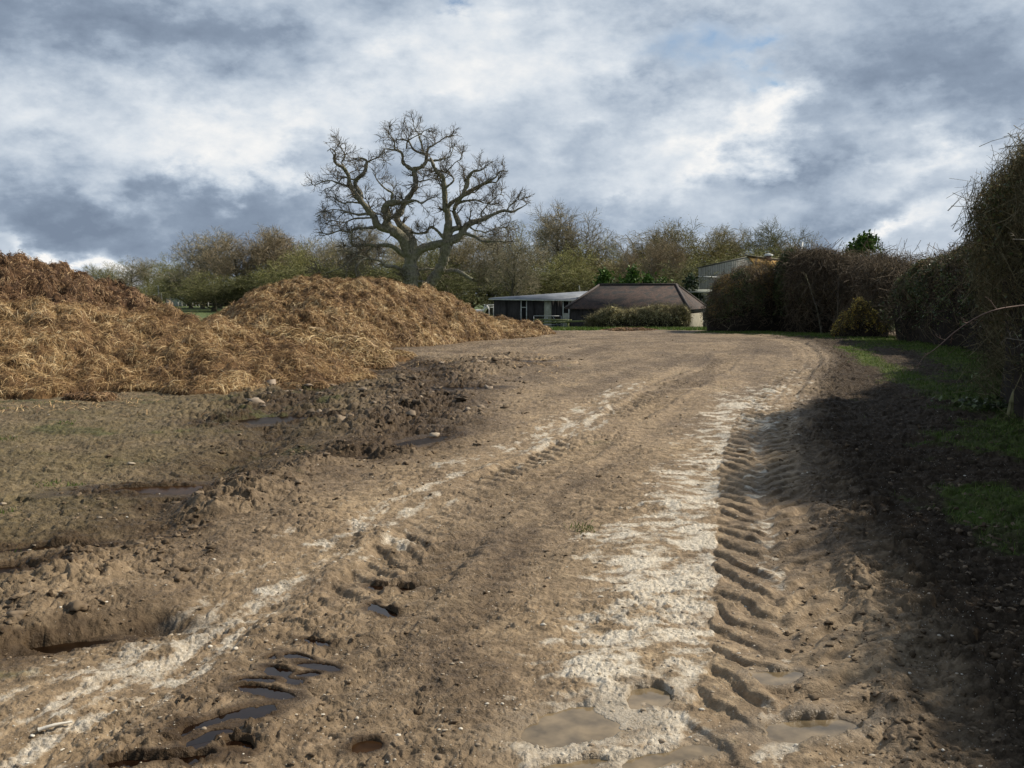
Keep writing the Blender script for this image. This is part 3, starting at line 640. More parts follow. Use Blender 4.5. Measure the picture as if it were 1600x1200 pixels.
# breaks in the cloud where the sky shows
g0 = .0
for px, py, rx, ry in ((1130, 85, 90, 45), (1230, 95, 60, 25), (700, 60, 60, 20), (1170, 140, 50, 20)):
    x, y, z = ray(px, py); a = math.atan2(x, y); e = math.asin(z)
    mp = t.new('ShaderNodeMapping', i_0=q); mp.vector_type = 'TEXTURE'; mp.inputs['Location'].default_value = (a, e, 0); mp.inputs['Scale'].default_value = (rx/1600*1.4, ry/1600*1.4, 1)
    g = t.new('ShaderNodeTexGradient', i_0=mp.outputs[0]); g.gradient_type = 'QUADRATIC_SPHERE'; g0 = t.math('MULTIPLY_ADD', g.outputs['Fac'], 1.5, g0)
gap = t.math('MULTIPLY', g0, t.math('ADD', nd1, .2), clamp=True)
skyc = t.new('ShaderNodeVectorMath', operation='MULTIPLY', i_0=sky.outputs[0], i_1=(1, 1, 1)).outputs[0]
col = t.mix(gap, cc10.outputs[0], skyc)
t.l.new(col, bg.inputs[0])
w.cycles.sampling_method = 'MANUAL'; w.cycles.sample_map_resolution = 512
vs = scene.view_settings; vs.view_transform = 'Standard'; vs.look = 'None'; vs.exposure = .10; vs.gamma = 1
scene.cycles.max_bounces = 5; scene.cycles.diffuse_bounces = 2; scene.cycles.glossy_bounces = 2; scene.cycles.transparent_max_bounces = 8
scene.cycles.use_adaptive_sampling = True; scene.cycles.adaptive_threshold = .02
# ================================================================ TREES
def grow(P, Rr, n, t0, t1, length, ang, wander, up, K, rr, rng, lt=.5, vary=.35, rmin=.004, taper=.3):
    """children of the branches P (N,K0,3): n each, vectorised"""
    N, K0, _ = P.shape; idx = np.repeat(np.arange(N), n); M = len(idx)
    t = t0+(t1-t0)*((np.tile(np.arange(n), N)+rng.rand(M))/n)
    f = t*(K0-1)-1e-6; i = np.clip(f.astype(int), 0, K0-2); u = (f-i)[:, None]
    S = P[idx, i]*(1-u)+P[idx, i+1]*u; T = P[idx, i+1]-P[idx, i]; T /= np.linalg.norm(T, axis=1, keepdims=True)+1e-9
    r0 = (Rr[idx, i]*(1-u[:, 0])+Rr[idx, i+1]*u[:, 0])*rr*rng.uniform(.75, 1.0, M)
    plen = np.linalg.norm(np.diff(P, axis=1), axis=2).sum(1)[idx] if np.ndim(length) == 0 and length < 0 else None
    L = (plen*(-length) if plen is not None else np.full(M, length))*(1-lt*t)*rng.uniform(1-vary, 1+vary, M)
    A = rng.randn(M, 3); A -= T*(A*T).sum(1, keepdims=True); A /= np.linalg.norm(A, axis=1, keepdims=True)
    an = np.radians(ang)*rng.uniform(.6, 1.3, M)[:, None]
    d = T*np.cos(an)+A*np.sin(an); out = [S]; cur = S; st = (L/(K-1))[:, None]
    for k in range(K-1):
        d = d+rng.randn(M, 3)*wander+np.array([0, 0, up]); d /= np.linalg.norm(d, axis=1, keepdims=True)
        cur = cur+d*st; out.append(cur)
    Rc = np.maximum(r0, rmin)[:, None]*np.linspace(1, taper, K)[None]
    return np.stack(out, 1), np.maximum(Rc, rmin*.7)

def bark(name, c1, c2, moss=None, ms=.5):
    m, t, b = material(name)
    co = t.new('ShaderNodeTexCoord').outputs['Object']
    n = t.noise(co, 5, 6, .65); col = t.ramp(n, [(.3, c1), (.7, c2)])
    if moss:
        n2 = t.noise(co, .9, 4, .6); f = t.ramp(n2, [(.45, g3(0)), (.62, g3(ms))]); col = t.mix(f, col, moss)
    t.l.new(col, b.inputs['Base Color']); b.inputs['Roughness'].default_value = .85; b.inputs['Specular IOR Level'].default_value = .2
    w2 = t.new('ShaderNodeTexWave', i_Vector=co); w2.inputs['Scale'].default_value = 2.5; w2.inputs['Distortion'].default_value = 9; w2.inputs['Detail'].default_value = 3
    bp = t.new('ShaderNodeBump', i_Height=t.math('ADD', w2.outputs['Fac'], n), i_Strength=.7); bp.inputs['Distance'].default_value = .06
    t.l.new(bp.outputs[0], b.inputs['Normal']); return m
M_oak = bark('oak_bark', (.085, .077, .056), (.38, .34, .26), (.18, .185, .08), .5)
M_oaktwig = rndmat('oak_twigs', [(0, (.070, .058, .040)), (.5, (.145, .122, .086)), (1, (.24, .205, .155))], patch=.2, pscale=.5)
M_pale = bark('pale_dead_wood', (.16, .14, .11), (.34, .31, .25))

# ---- the old oak: its limbs laid out one by one; x, y in a 1600 x 1200 drawing of the tree, third number the thickness
OD = 80.0
def oakp(x, y, dy=0.0): return at(460+x/4, 150+y/4, OD+dy)
LIMBS = [
 (0, [(712, 1420, 110), (718, 1330, 92), (722, 1230, 82), (728, 1100, 78), (733, 1020, 78), (735, 965, 74)]),
 (-1.5, [(725, 1000, 58), (690, 900, 60), (640, 840, 54), (600, 800, 46), (575, 760, 40), (580, 720, 37), (560, 680, 34), (580, 648, 32), (620, 635, 27), (665, 640, 20), (740, 632, 12)]),
 (1.5, [(735, 985, 62), (742, 900, 52), (700, 820, 44), (660, 770, 38), (640, 730, 34), (670, 680, 31), (700, 630, 30), (740, 570, 28), (760, 520, 27), (752, 460, 26), (745, 415, 24)]),
 (.6, [(745, 420, 22), (790, 410, 20), (830, 375, 18), (832, 335, 15), (800, 318, 12), (740, 290, 10), (705, 240, 8), (640, 228, 5)]),
 (-.6, [(748, 430, 20), (700, 400, 18), (675, 370, 17), (670, 320, 14), (640, 295, 12), (600, 290, 9), (558, 283, 5)]),
 (0, [(622, 292, 10), (620, 250, 8), (600, 205, 6), (575, 170, 4)]),
 (.8, [(830, 335, 13), (850, 290, 10), (900, 250, 7), (960, 215, 5), (1010, 200, 3)]),
 (-.8, [(815, 320, 10), (798, 250, 8), (780, 200, 6), (745, 150, 4), (745, 110, 3)]),
 (.4, [(832, 355, 12), (870, 372, 11), (930, 355, 9), (985, 335, 6), (998, 290, 4), (990, 250, 3)]),
 (0, [(700, 290, 8), (710, 240, 7), (760, 205, 5), (820, 170, 4), (870, 150, 3)]),
 (-2.0, [(612, 812, 38), (545, 800, 34), (510, 775, 33), (490, 730, 31), (440, 670, 29), (400, 620, 27), (360, 570, 25), (337, 520, 24), (335, 470, 20), (300, 420, 18), (250, 390, 14), (230, 350, 11), (242, 310, 8), (215, 290, 5), (190, 310, 3)]),
 (.7, [(400, 625, 22), (402, 580, 23), (372, 525, 22), (378, 490, 19), (420, 450, 18), (442, 400, 16), (440, 360, 12), (400, 345, 8), (350, 352, 4)]),
 (-.8, [(338, 532, 11), (290, 520, 9), (220, 500, 7), (150, 505, 5), (95, 525, 3)]),
 (0, [(310, 430, 9), (280, 380, 8), (300, 330, 6), (270, 270, 4), (265, 235, 3)]),
 (.5, [(440, 380, 9), (480, 350, 7), (520, 340, 5), (560, 345, 3)]),
 (.5, [(385, 500, 9), (300, 468, 8), (270, 480, 5), (262, 500, 3)]),
 (-1.5, [(500, 798, 17), (430, 800, 15), (370, 805, 13), (330, 828, 10), (270, 820, 8), (200, 832, 6), (120, 830, 3)]),
 (-1, [(455, 705, 14), (400, 712, 12), (330, 706, 9), (260, 688, 7), (190, 690, 4), (115, 737, 3)]),
 (1, [(400, 640, 10), (340, 630, 8), (280, 635, 6), (230, 600, 4)]),
 (1, [(470, 735, 10), (380, 735, 8), (300, 765, 6), (220, 750, 4), (170, 760, 3)]),
 (-2.5, [(700, 985, 28), (640, 940, 24), (580, 910, 19), (500, 915, 17), (430, 910, 15), (360, 918, 11), (346, 890, 10), (345, 850, 8), (340, 785, 4)]),
 (-1, [(480, 925, 10), (440, 950, 8), (370, 960, 5), (290, 945, 3)]),
 (-3, [(700, 1090, 24), (620, 1050, 19), (560, 1040, 16), (520, 1005, 13), (440, 1000, 12), (400, 1020, 10), (372, 1070, 8), (374, 1120, 4)]),
 (-1, [(440, 995, 8), (380, 985, 7), (300, 1040, 6), (220, 1080, 5), (155, 1090, 4), (128, 1062, 2)]),
 (1.5, [(735, 1085, 18), (800, 1075, 14), (850, 1068, 11), (900, 1080, 7), (960, 1075, 4)]),
 (3, [(800, 1420, 60), (808, 1290, 52), (835, 1190, 50), (885, 1120, 58), (920, 1050, 52), (945, 980, 48), (955, 895, 46)]),
 (1.0, [(745, 985, 50), (790, 942, 44), (850, 915, 42), (910, 903, 40), (950, 905, 42), (1000, 880, 40), (1050, 842, 36), (1085, 800, 31), (1140, 770, 26), (1200, 745, 22), (1240, 720, 19), (1290, 700, 18), (1340, 685, 15), (1390, 690, 11), (1440, 670, 7), (1485, 645, 3)]),
 (-1, [(957, 905, 44), (963, 840, 42), (975, 780, 37), (967, 720, 34), (950, 670, 31), (950, 600, 27), (940, 540, 24), (935, 480, 22), (900, 440, 20), (870, 400, 17), (848, 350, 12)]),
 (1.5, [(965, 860, 32), (1000, 810, 31), (1040, 790, 29), (1032, 740, 26), (1012, 700, 23), (1030, 650, 22), (1060, 600, 22), (1110, 565, 22), (1170, 530, 18), (1210, 500, 14), (1270, 478, 10), (1310, 440, 6), (1352, 440, 3)]),
 (-1, [(960, 690, 17), (990, 640, 19), (1050, 590, 17), (1088, 530, 21), (1100, 480, 18), (1130, 440, 14), (1180, 420, 9), (1222, 398, 4)]),
 (1, [(1160, 535, 11), (1230, 500, 9), (1290, 500, 7), (1300, 462, 4)]),
 (1, [(1010, 665, 11), (1080, 630, 10), (1160, 622, 8), (1220, 640, 5), (1290, 655, 3)]),
 (-1.5, [(950, 880, 16), (905, 822, 14), (860, 798, 14), (820, 830, 12), (770, 836, 11), (728, 830, 7)]),
 (-2, [(1060, 830, 19), (1130, 850, 15), (1190, 880, 13), (1260, 880, 9), (1330, 892, 6), (1385, 905, 3)]),
 (0, [(1350, 690, 9), (1382, 640, 7), (1430, 605, 3)]),
 (1, [(1200, 745, 10), (1190, 700, 8), (1230, 650, 6), (1290, 590, 4), (1330, 590, 3)]),
 (1, [(1100, 790, 10), (1150, 820, 8), (1220, 830, 6), (1290, 800, 4), (1360, 790, 3)]),
 (-2, [(925, 1085, 30), (1010, 1075, 22), (1060, 1092, 20), (1135, 1140, 17)]),
 (.5, [(598, 640, 15), (612, 580, 12), (560, 545, 9), (510, 500, 6), (480, 440, 3)]),
 (.5, [(700, 640, 15), (760, 632, 11), (800, 640, 9), (850, 612, 6), (893, 600, 3)]),
 (.5, [(940, 560, 11), (1000, 500, 9), (985, 460, 7), (930, 430, 5), (905, 380, 3)]),
 (.5, [(890, 430, 9), (960, 440, 7), (1010, 380, 5), (1060, 350, 4), (1040, 300, 3)]),
 (0, [(760, 500, 9), (820, 490, 7), (880, 480, 4), (920, 490, 3)]),
 (0, [(590, 790, 10), (545, 720, 8), (480, 690, 6), (450, 620, 4), (430, 560, 3)]),
 (-2, [(845, 1170, 24), (790, 1150, 16), (740, 1130, 10), (690, 1140, 6)]),
]
def build_oak():
    root = empty('oak_tree', tuple(at(460+712/4, 462, OD)*[1, 1, 0]+[0, 0, ground_z(at(640, 462, OD)[0], OD)]))
    rt = np.array(root.location); rng = np.random.RandomState(12); placed = []; A = Acc(); PP = []; RR = []; K = 34
    for li, (drift, pts) in enumerate(LIMBS):
        pts = np.array(pts, float); d0 = 0.0
        if placed:
            allp = np.vstack(placed); k = np.argmin(np.hypot(allp[:, 0]-pts[0, 0], allp[:, 1]-pts[0, 1])); d0 = allp[k, 2]
        if li == 25: d0 = 1.5; drift = -1.4
        q = catmull(pts, K); s = np.linspace(0, 1, K); dep = d0+drift*s
        placed.append(np.stack([q[:, 0], q[:, 1], dep], 1))
        W = np.array([oakp(a, b, e) for (a, b), e in zip(q[:, :2], dep)])-rt
        wob = np.stack([noise3(W*.9+i*50, 3) for i in range(3)], 1)*.10+np.stack([noise3(W*2.6+i*50, 5) for i in range(3)], 1)*.05
        W = W+wob*np.clip(s*8, 0, 1)[:, None]
        PP.append(W); RR.append(np.maximum(q[:, 2]/160*1.28, .028)*(1+.10*rng.randn(K)))
    PP = np.array(PP); RR = np.array(RR)
    big = RR.mean(1) > .075
    A.add(tubes(PP[big], RR[big], 12, .22), .5); A.add(tubes(PP[~big], RR[~big], 8, .15), .5)
    A.build('trunk', M_oak, root)
    C_ = Acc()
    plen = np.linalg.norm(np.diff(PP, axis=1), axis=2).sum(1)
    for lo, hi, n in ((0, 3.5, 4), (3.5, 6.5, 8), (6.5, 11, 11), (11, 40, 16)):
        m = (plen >= lo) & (plen < hi); m[0] = False; m[25] = False; m[37] = False
        if not m.any(): continue
        P1, R1 = grow(PP[m], RR[m], n, .25, 1.0, 1.30, 58, .24, .035, 9, .40, rng, lt=.40, vary=.5, rmin=.032)
        C_.add(tubes(P1, R1, 5), np.clip(rng.rand(len(P1)), 0, 1))
        P2, R2 = grow(P1, R1, 9, .10, 1.0, .85, 50, .18, .03, 6, .62, rng, lt=.4, vary=.5, rmin=.021)
        C_.add(tubes(P2, R2, 3), rng.rand(len(P2)))
        P3, R3 = grow(P2, R2, 4, .15, 1.0, .45, 42, .14, .03, 4, .7, rng, lt=.4, vary=.5, rmin=.012)
        C_.add(tubes(P3, R3, 3), rng.rand(len(P3)))
    C_.build('crown', M_oaktwig, root); root.scale = (.965, .965, .965)
    tag(root, 'huge gnarled bare old oak with wide twisting limbs behind the straw heap', 'tree')
build_oak()

# ---- kinds of trees beyond the yard, each about 14 m tall
M_trunk = bark('grey_bark', (.060, .050, .036), (.16, .14, .105), (.085, .090, .035), .5)
M_twig = rndmat('bare_twigs', [(0, (.7, .66, .55)), (.5, (1.1, 1.05, .9)), (1, (1.6, 1.5, 1.3))], patch=.25, pscale=.3, objcol=True, rough=.85, spec=.1)
M_leafd = rndmat('ivy_leaves', [(0, (.010, .018, .006)), (.5, (.026, .046, .014)), (1, (.060, .090, .030))], patch=.25, pscale=.6, rough=.5, spec=.4)
M_leafg = rndmat('conifer_leaves', [(0, (.018, .045, .008)), (.5, (.055, .115, .018)), (1, (.115, .190, .035))], patch=.3, pscale=1.0, rough=.6, trans=.15)
M_leafo = rndmat('bud_haze', [(0, (.55, .6, .35)), (.5, (.95, 1.0, .55)), (1, (1.4, 1.4, .8))], patch=.3, pscale=.35, objcol=True, rough=.8, spec=.1, trans=.2)
M_birch = simple('birch_bark', (.30, .28, .25), (.62, .60, .56), 3, .8, .2, 20)
def make_tree(kind, seed, name):
    rng = np.random.RandomState(seed); root = empty(name)
    H = 14.0; K = 12
    z = np.linspace(0, 1, K)
    if kind == 'oak': th, n1, l1, a1, up = .62, 17, 6.0, 58, .02
    elif kind == 'tall': th, n1, l1, a1, up = .78, 20, 4.6, 50, .04
    elif kind == 'round': th, n1, l1, a1, up = .60, 18, 5.6, 58, .03
    elif kind == 'birch': th, n1, l1, a1, up = .93, 18, 3.0, 38, .06
    elif kind == 'scrub': th, n1, l1, a1, up = .45, 14, 5.0, 55, .04
    P0 = np.stack([.35*np.sin(z*3+seed)*z, .35*np.cos(z*2.3+seed)*z, z*H*th-.3], 1)[None]; r0 = .30 if kind != 'birch' else .13
    R0 = (r0*(1-.72*z)+.12*np.exp(-z*14))[None]
    A = Acc(); A.add(tubes(P0, R0, 9, .2), .5); Cc = Acc()
    tl = .28 if kind in ('oak', 'tall', 'birch') else .08
    P1, R1 = grow(P0, R0, n1, tl, 1.0, l1, a1, .13, up, 10, .58, rng, lt=.25, vary=.3, rmin=.06)
    A.add(tubes(P1[:, :5], R1[:, :5], 6), .5); Cc.add(tubes(P1[:, 4:], R1[:, 4:], 5), rng.rand(len(P1)))
    P2, R2 = grow(P1, R1, 9, .12, 1.0, 2.5, 52, .16, up*.5, 7, .55, rng, lt=.3, rmin=.034)
    Cc.add(tubes(P2, R2, 3), rng.rand(len(P2)))
    P3, R3 = grow(P2, R2, 7, .12, 1.0, 1.3, 50, .16, up*.5, 5, .6, rng, lt=.3, rmin=.020)
    Cc.add(tubes(P3, R3, 3), rng.rand(len(P3)))
    P4, R4 = grow(P3, R3, 5, .2, 1.0, .75, 40, .14, up, 3, .7, rng, lt=.2, rmin=.013)
    sd = rng.randn(len(P4), 3); sd /= np.linalg.norm(sd, axis=1, keepdims=True)
    Cc.add(ribbons(P4, R4*3.0, sd), rng.rand(len(P4)))
    A.build('trunk', M_birch if kind == 'birch' else M_trunk, root)
    Cc.build('crown', M_twig, root)
    if kind in ('round', 'scrub'):
        E = P4[:, -1]; E = E[rng.rand(len(E)) < (.9 if kind == 'scrub' else .6)]
        L = Acc(); L.add(leaves(E+rng.randn(len(E), 3)*.12, .17, rng), rng.rand(len(E)))
        L.build('buds', M_leafo, root)
    return root
def place_tree(proto, first, px, ytop, D, col, label, cat='tree', group='trees beyond the yard', rz=0, wx=1.0):
    if first: o = proto; kids = [c for c in proto.children]
    else:
        o = proto.copy(); C.objects.link(o); kids = []
        for ch in list(proto.children):
            c = ch.copy(); C.objects.link(c); c.parent = o; kids.append(c)
    x = (px-800)/1600*D; z0 = ground_z(x, D)
    top = at(px, ytop, D)[2]; s = (top-z0)/proto['top']
    o.location = (x, D, z0-.05); o.scale = (s*wx, s*wx, s); o.rotation_euler = (0, 0, rz)
    for c in kids: c.color = (*col, 1)
    tag(o, label, cat, group); return o
PROTO = {}; 
def proto(kind, v):
    key = (kind, v)
    if key not in PROTO:
        nm = {'oak': 'bare_tree', 'tall': 'bare_tree', 'round': 'budding_tree', 'birch': 'birch_tree', 'scrub': 'scrub_bush'}[kind]
        p = make_tree(kind, 31+v*17+len(kind)*5, nm)
        zs = []
        for ch in p.children:
            a_ = np.empty(len(ch.data.vertices)*3, f32); ch.data.vertices.foreach_get('co', a_); zs.append(a_[2::3])
        zs = np.concatenate(zs)
        p['top'] = float(np.percentile(zs, 99.5)); PROTO[key] = [p, True]
    return PROTO[key]
GRY, BRN, OLV, YEL, DRK, RED = (.260, .242, .190), (.262, .238, .168), (.220, .222, .125), (.255, .255, .130), (.150, .155, .092), (.262, .225, .170)  # far trees lightened so their colours carry the distance haze
TR = [ # px, ytop, D, kind, variant, colour, width, label
 (158, 414, 250, 'oak', 0, OLV, 1.3, 'distant small bare tree just right of the tall dark manure heap'),
 (185, 409, 262, 'round', 0, OLV, 1.2, 'distant olive tree, second from the left on the skyline'),
 (210, 402, 250, 'oak', 1, GRY, 1.3, 'distant round-topped grey tree, third from the left on the skyline'),
 (236, 408, 255, 'oak', 0, OLV, 1.3, 'distant tree above the pale field pole, fourth from the left'),
 (262, 414, 245, 'round', 1, OLV, 1.3, 'low distant tree behind the white field shelter'),
 (290, 396, 215, 'round', 0, OLV, 1.3, 'olive tree behind the picket fence, right of the field shelter'),
 (318, 368, 190, 'oak', 1, GRY, 1.2, 'bare grey tree at the left end of the taller wood'),
 (345, 360, 195, 'tall', 0, GRY, 1.3, 'tall bare grey tree, second in the taller wood from the left'),
 (372, 372, 185, 'oak', 0, RED, 1.2, 'reddish bare tree behind the left slope of the middle heap'),
 (395, 354, 192, 'oak', 1, BRN, 1.1, 'brown bare tree with the highest dome left of the old oak'),
 (425, 364, 188, 'tall', 1, RED, 1.3, 'reddish upright bare tree just right of the highest dome left of the oak'),
 (452, 360, 195, 'oak', 0, RED, 1.1, 'reddish bare tree behind the yellow-green willow'),
 (458, 386, 160, 'round', 1, YEL, 1.2, 'yellow-green budding willow left of the old oak'),
 (482, 372, 185, 'oak', 1, BRN, 1.2, 'brown bare tree right of the yellow-green willow'),
 (510, 374, 178, 'round', 0, BRN, 1.2, 'brown tree behind the leftmost twigs of the old oak'),
 (540, 376, 180, 'oak', 0, GRY, 1.2, 'grey tree behind the pale hanging branch of the old oak'),
 (572, 350, 165, 'tall', 1, GRY, 1.1, 'tall grey tree between the left limbs of the old oak'),
 (600, 372, 170, 'oak', 1, OLV, 1.2, 'olive grey tree just left of the old oak trunk'),
 (640, 378, 165, 'oak', 0, BRN, 1.2, 'brown tree straight behind the old oak trunk'),
 (675, 372, 160, 'round', 1, OLV, 1.2, 'olive tree behind the right leg of the old oak'),
 (706, 362, 165, 'oak', 1, BRN, 1.2, 'brown tree behind the right lower limb of the old oak'),
 (738, 366, 160, 'oak', 0, BRN, 1.1, 'brown tree behind the white horse'),
 (800, 352, 118, 'oak', 2, GRY, 1.0, 'broad grey bare oak standing behind the left end of the stable'),
 (770, 368, 150, 'tall', 0, BRN, 1.2, 'brown tree between the old oak and the broad grey oak'),
 (832, 350, 160, 'round', 0, OLV, 1.2, 'olive tree behind the left half of the stable roof'),
 (868, 322, 150, 'tall', 1, GRY, 1.0, 'tallest bare tree right of the old oak, above the stable'),
 (905, 338, 152, 'oak', 1, BRN, 1.0, 'large brown dome-shaped tree beside the tallest bare tree'),
 (873, 384, 135, 'round', 1, YEL, 1.3, 'greenish budding tree above the stable roof'),
 (932, 374, 150, 'oak', 0, OLV, 1.1, 'low olive tree at the dip in the wood above the tiled barn'),
 (968, 382, 150, 'round', 0, BRN, 1.2, 'brown tree just right of the dip in the wood'),
 (990, 364, 155, 'oak', 1, BRN, 1.1, 'brown bare tree behind the leftmost birch'),
 (1025, 356, 155, 'tall', 0, BRN, 1.2, 'brown bare tree behind the middle birch'),
 (1060, 348, 150, 'round', 1, (.18, .16, .085), 1.2, 'pale olive tree behind the rightmost birch'),
 (1095, 352, 150, 'round', 0, (.19, .175, .09), 1.1, 'pale olive tree above the left corner of the grey barn'),
 (1128, 356, 158, 'tall', 1, GRY, 1.2, 'grey open-crowned tree above the grey barn wall'),
 (1162, 358, 160, 'oak', 2, GRY, 1.1, 'grey bare tree above the barn gable'),
 (1215, 346, 150, 'oak', 0, DRK, 1.0, 'dark bare branching tree standing behind the barn chimney'),
 (1252, 372, 150, 'oak', 1, GRY, 1.0, 'faint bare tree behind the two leaning poles'),
]
for i, (px, yt, D, kd, v, colr, wx, lb) in enumerate(TR):
    pr = proto(kd, v); place_tree(pr[0], pr[1], px, yt, D, tuple(c*(.9+.2*((i*37) % 10)/10) for c in colr), lb, rz=i*1.7, wx=wx); pr[1] = False
for i, (px, yt, D, lb) in enumerate([(1015, 380, 118, 'slim white birch, left one of three above the tiled barn'), (1033, 372, 122, 'white birch with the brightest trunk, middle one of three above the tiled barn'), (1051, 378, 118, 'thin white birch, right one of three above the tiled barn'), (978, 388, 124, 'slim pale birch left of the bright green conifers')]):
    pr = proto('birch', 0); place_tree(pr[0], pr[1], px, yt, D, (.25, .215, .16), lb, group='birches behind the barn', rz=i*2.1); pr[1] = False
SC = [(140, 440, 240, OLV), (168, 446, 238, OLV), (185, 448, 238, DRK), (222, 446, 236, OLV), (250, 440, 228, OLV), (278, 436, 218, OLV), (300, 432, 195, DRK), (335, 425, 172, OLV), (368, 430, 168, DRK), (402, 425, 170, DRK), (440, 420, 165, OLV), (480, 418, 150, DRK), (515, 415, 150, OLV), (548, 412, 148, DRK),
      (585, 410, 145, DRK), (620, 412, 140, OLV), (662, 415, 140, DRK), (700, 408, 135, DRK), (735, 418, 162, OLV), (765, 412, 162, DRK), (840, 418, 128, DRK), (872, 424, 124, OLV), (905, 420, 130, OLV), (945, 405, 140, BRN), (985, 400, 140, BRN), (1020, 404, 140, BRN), (1055, 405, 130, OLV), (1082, 412, 112, DRK), (1130, 392, 130, OLV), (1180, 392, 130, OLV)]
OR = ['wide', 'rounded', 'ragged', 'low', 'bulging', 'leafy', 'thick', 'spreading', 'dense']
for i, (px, yt, D, colr) in enumerate(SC):
    pr = proto('scrub', i % 2)
    nm = 'dark' if colr is DRK else 'olive' if colr is OLV else 'brown'
    spot = ('left of the field shelter' if px < 250 else 'behind the picket field fence' if px < 340 else 'behind the left part of the middle heap' if px < 500 else 'behind the old oak' if px < 700 else 'left of the stable' if px < 780 else 'behind the stable roof' if px < 930 else 'below the birches' if px < 1070 else 'beside the grey barn')
    place_tree(pr[0], pr[1], px, yt, D, tuple(c*.85 for c in colr), f'{nm} {OR[i % 9]} scrub bush {spot}', 'bush', 'undergrowth bushes along the wood', rz=i*1.3, wx=2.3); pr[1] = False

# ---- evergreens
def leafy(name, px, ytop, D, wpx, label, cat, mat, dens, size, shape='cone', trunk=True, group=None, base=None, seed=0):
    rng = np.random.RandomState(seed+900); x = (px-800)/1600*D; z0 = ground_z(x, D) if base is None else base
    H = at(px, ytop, D)[2]-z0; Rw = wpx/1600*D/2; root = empty(name, (x, D, z0))
    if trunk:
        K = 8; P = np.stack([np.zeros(K), np.zeros(K), np.linspace(-.2, H*.85, K)], 1)[None]; A = Acc(); Rt = np.linspace(.03*H, .008*H, K)[None]; A.add(tubes(P, Rt, 7), .5)
        P1, R1 = grow(P, Rt, 14, .3, .95, Rw*.9, 60, .12, .05, 5, .45, rng, rmin=.02); A.add(tubes(P1, R1, 4), .5); A.build('trunk', M_trunk, root)
    n = dens; u = rng.rand(n); 
    if shape == 'cone': hz = u**.8; rad = Rw*(1-hz)**.55*.98+.05
    elif shape == 'pine': hz = .35+.65*u; rad = Rw*np.sqrt(np.clip(1-((hz-.66)/.36)**2, 0, 1))
    else: hz = u; rad = Rw*np.sqrt(np.clip(1-(hz*1.0-.35)**2/.45, 0, 1))
    th = rng.rand(n)*6.283; r = rad*rng.rand(n)**.35
    P = np.stack([r*np.cos(th), r*np.sin(th), hz*H], 1)
    k = fbm3(P*(1.6/max(Rw, .5))+seed*3, 3, seed); edge = r/np.maximum(rad, .05)
    P = P[(k > -.18+.30*(edge > .75))]*(1.0); P += rng.randn(len(P), 3)*size*.8
    lump = 1+.35*fbm3(P*(1.2/max(Rw, .5))+9, 2, seed+3); P[:, :2] *= lump[:, None]
    L = Acc(); L.add(leaves(P, size*rng.uniform(.6, 1.4, len(P)), rng), rng.rand(len(P))); L.build('crown', mat, root)
    tag(root, label, cat, group); return root
leafy('pine_tree', 1352, 370, 90, 66, 'dark green round-headed pine rising above the hedge on the right', 'tree', M_leafd if 0 else M_leafg, 9000, .30, 'pine', seed=3)
for i, (px, yt, D, wd, lb) in enumerate([(943, 425, 98, 46, 'bright green conifer above the left half of the tiled roof'), (968, 430, 99, 30, 'low green conifer between the two tallest ones'), (988, 418, 97, 34, 'pointed bright green conifer, tallest of the row'), (1012, 431, 98, 30, 'green conifer right of the pointed one'), (1035, 434, 100, 34, 'lowest green conifer, at the right end of the row')]):
    leafy('conifer', px, yt, D, wd, lb, 'conifer', M_leafg, 3800, .30, 'cone', group='bright green conifers behind the tiled roof', seed=10+i)
leafy('ivy_bush', 1080, 433, 96, 40, 'dark evergreen bush between the tiled roof and the grey barn', 'bush', M_leafd, 3500, .3, 'dome', seed=20)
# ================================================================ BUILDINGS
def planks(name, c1, c2, scale, axis='X', rough=.85):
    m, t, b = material(name); co = t.new('ShaderNodeTexCoord').outputs['Object']
    mp = t.new('ShaderNodeMapping', i_0=co); mp.inputs['Scale'].default_value = (scale, scale, .6)
    n = t.noise(mp.outputs[0], 1.0, 3, .6); n2 = t.noise(co, 3, 5, .6)
    f = t.math('ADD', t.math('MULTIPLY', n, .6), t.math('MULTIPLY', n2, .4)); col = t.ramp(f, [(.35, c1), (.65, c2)])
    wv = t.new('ShaderNodeTexWave', i_Vector=co, wave_type='BANDS'); wv.bands_direction = axis; wv.inputs['Scale'].default_value = scale*.32
    d = t.ramp(wv.outputs['Fac'], [(.0, g3(.55)), (.12, g3(1))]); col = t.mix(1, col, d, 'MULTIPLY')
    t.l.new(col, b.inputs['Base Color']); b.inputs['Roughness'].default_value = rough
    bp = t.new('ShaderNodeBump', i_Height=wv.outputs['Fac'], i_Strength=.5); bp.inputs['Distance'].default_value = .03; t.l.new(bp.outputs[0], b.inputs['Normal'])
    return m
M_blackboard = planks('tarred_boards_and_wall_shade', (.012, .010, .010), (.050, .043, .042), 4)
M_tin = simple('weathered_tin', (.13, .14, .155), (.34, .355, .38), .5, .45, .25, 12, stretch=(1, .3, 1))
M_tin.node_tree.nodes['Principled BSDF'].inputs['Metallic'].default_value = .3
M_white = simple('grey_white_paint', (.38, .39, .38), (.62, .63, .60), 3, .6, .1, 20)
M_cream = simple('cream_render', (.17, .155, .115), (.28, .255, .195), 2, .9, .2, 20)
M_pan = simple('worn_cream_door', (.26, .26, .21), (.46, .46, .38), 3, .8, .2, 20)
M_green = simple('mossy_rail', (.11, .13, .045), (.26, .27, .13), 5, .85, .3, 30)
M_dark = simple('dark_opening', (.004, .004, .004), (.010, .009, .008), 2, .9, 0)
M_galv = simple('galvanised_rail', (.34, .36, .37), (.55, .57, .58), 4, .45, .05, 30); M_galv.node_tree.nodes['Principled BSDF'].inputs['Metallic'].default_value = .4
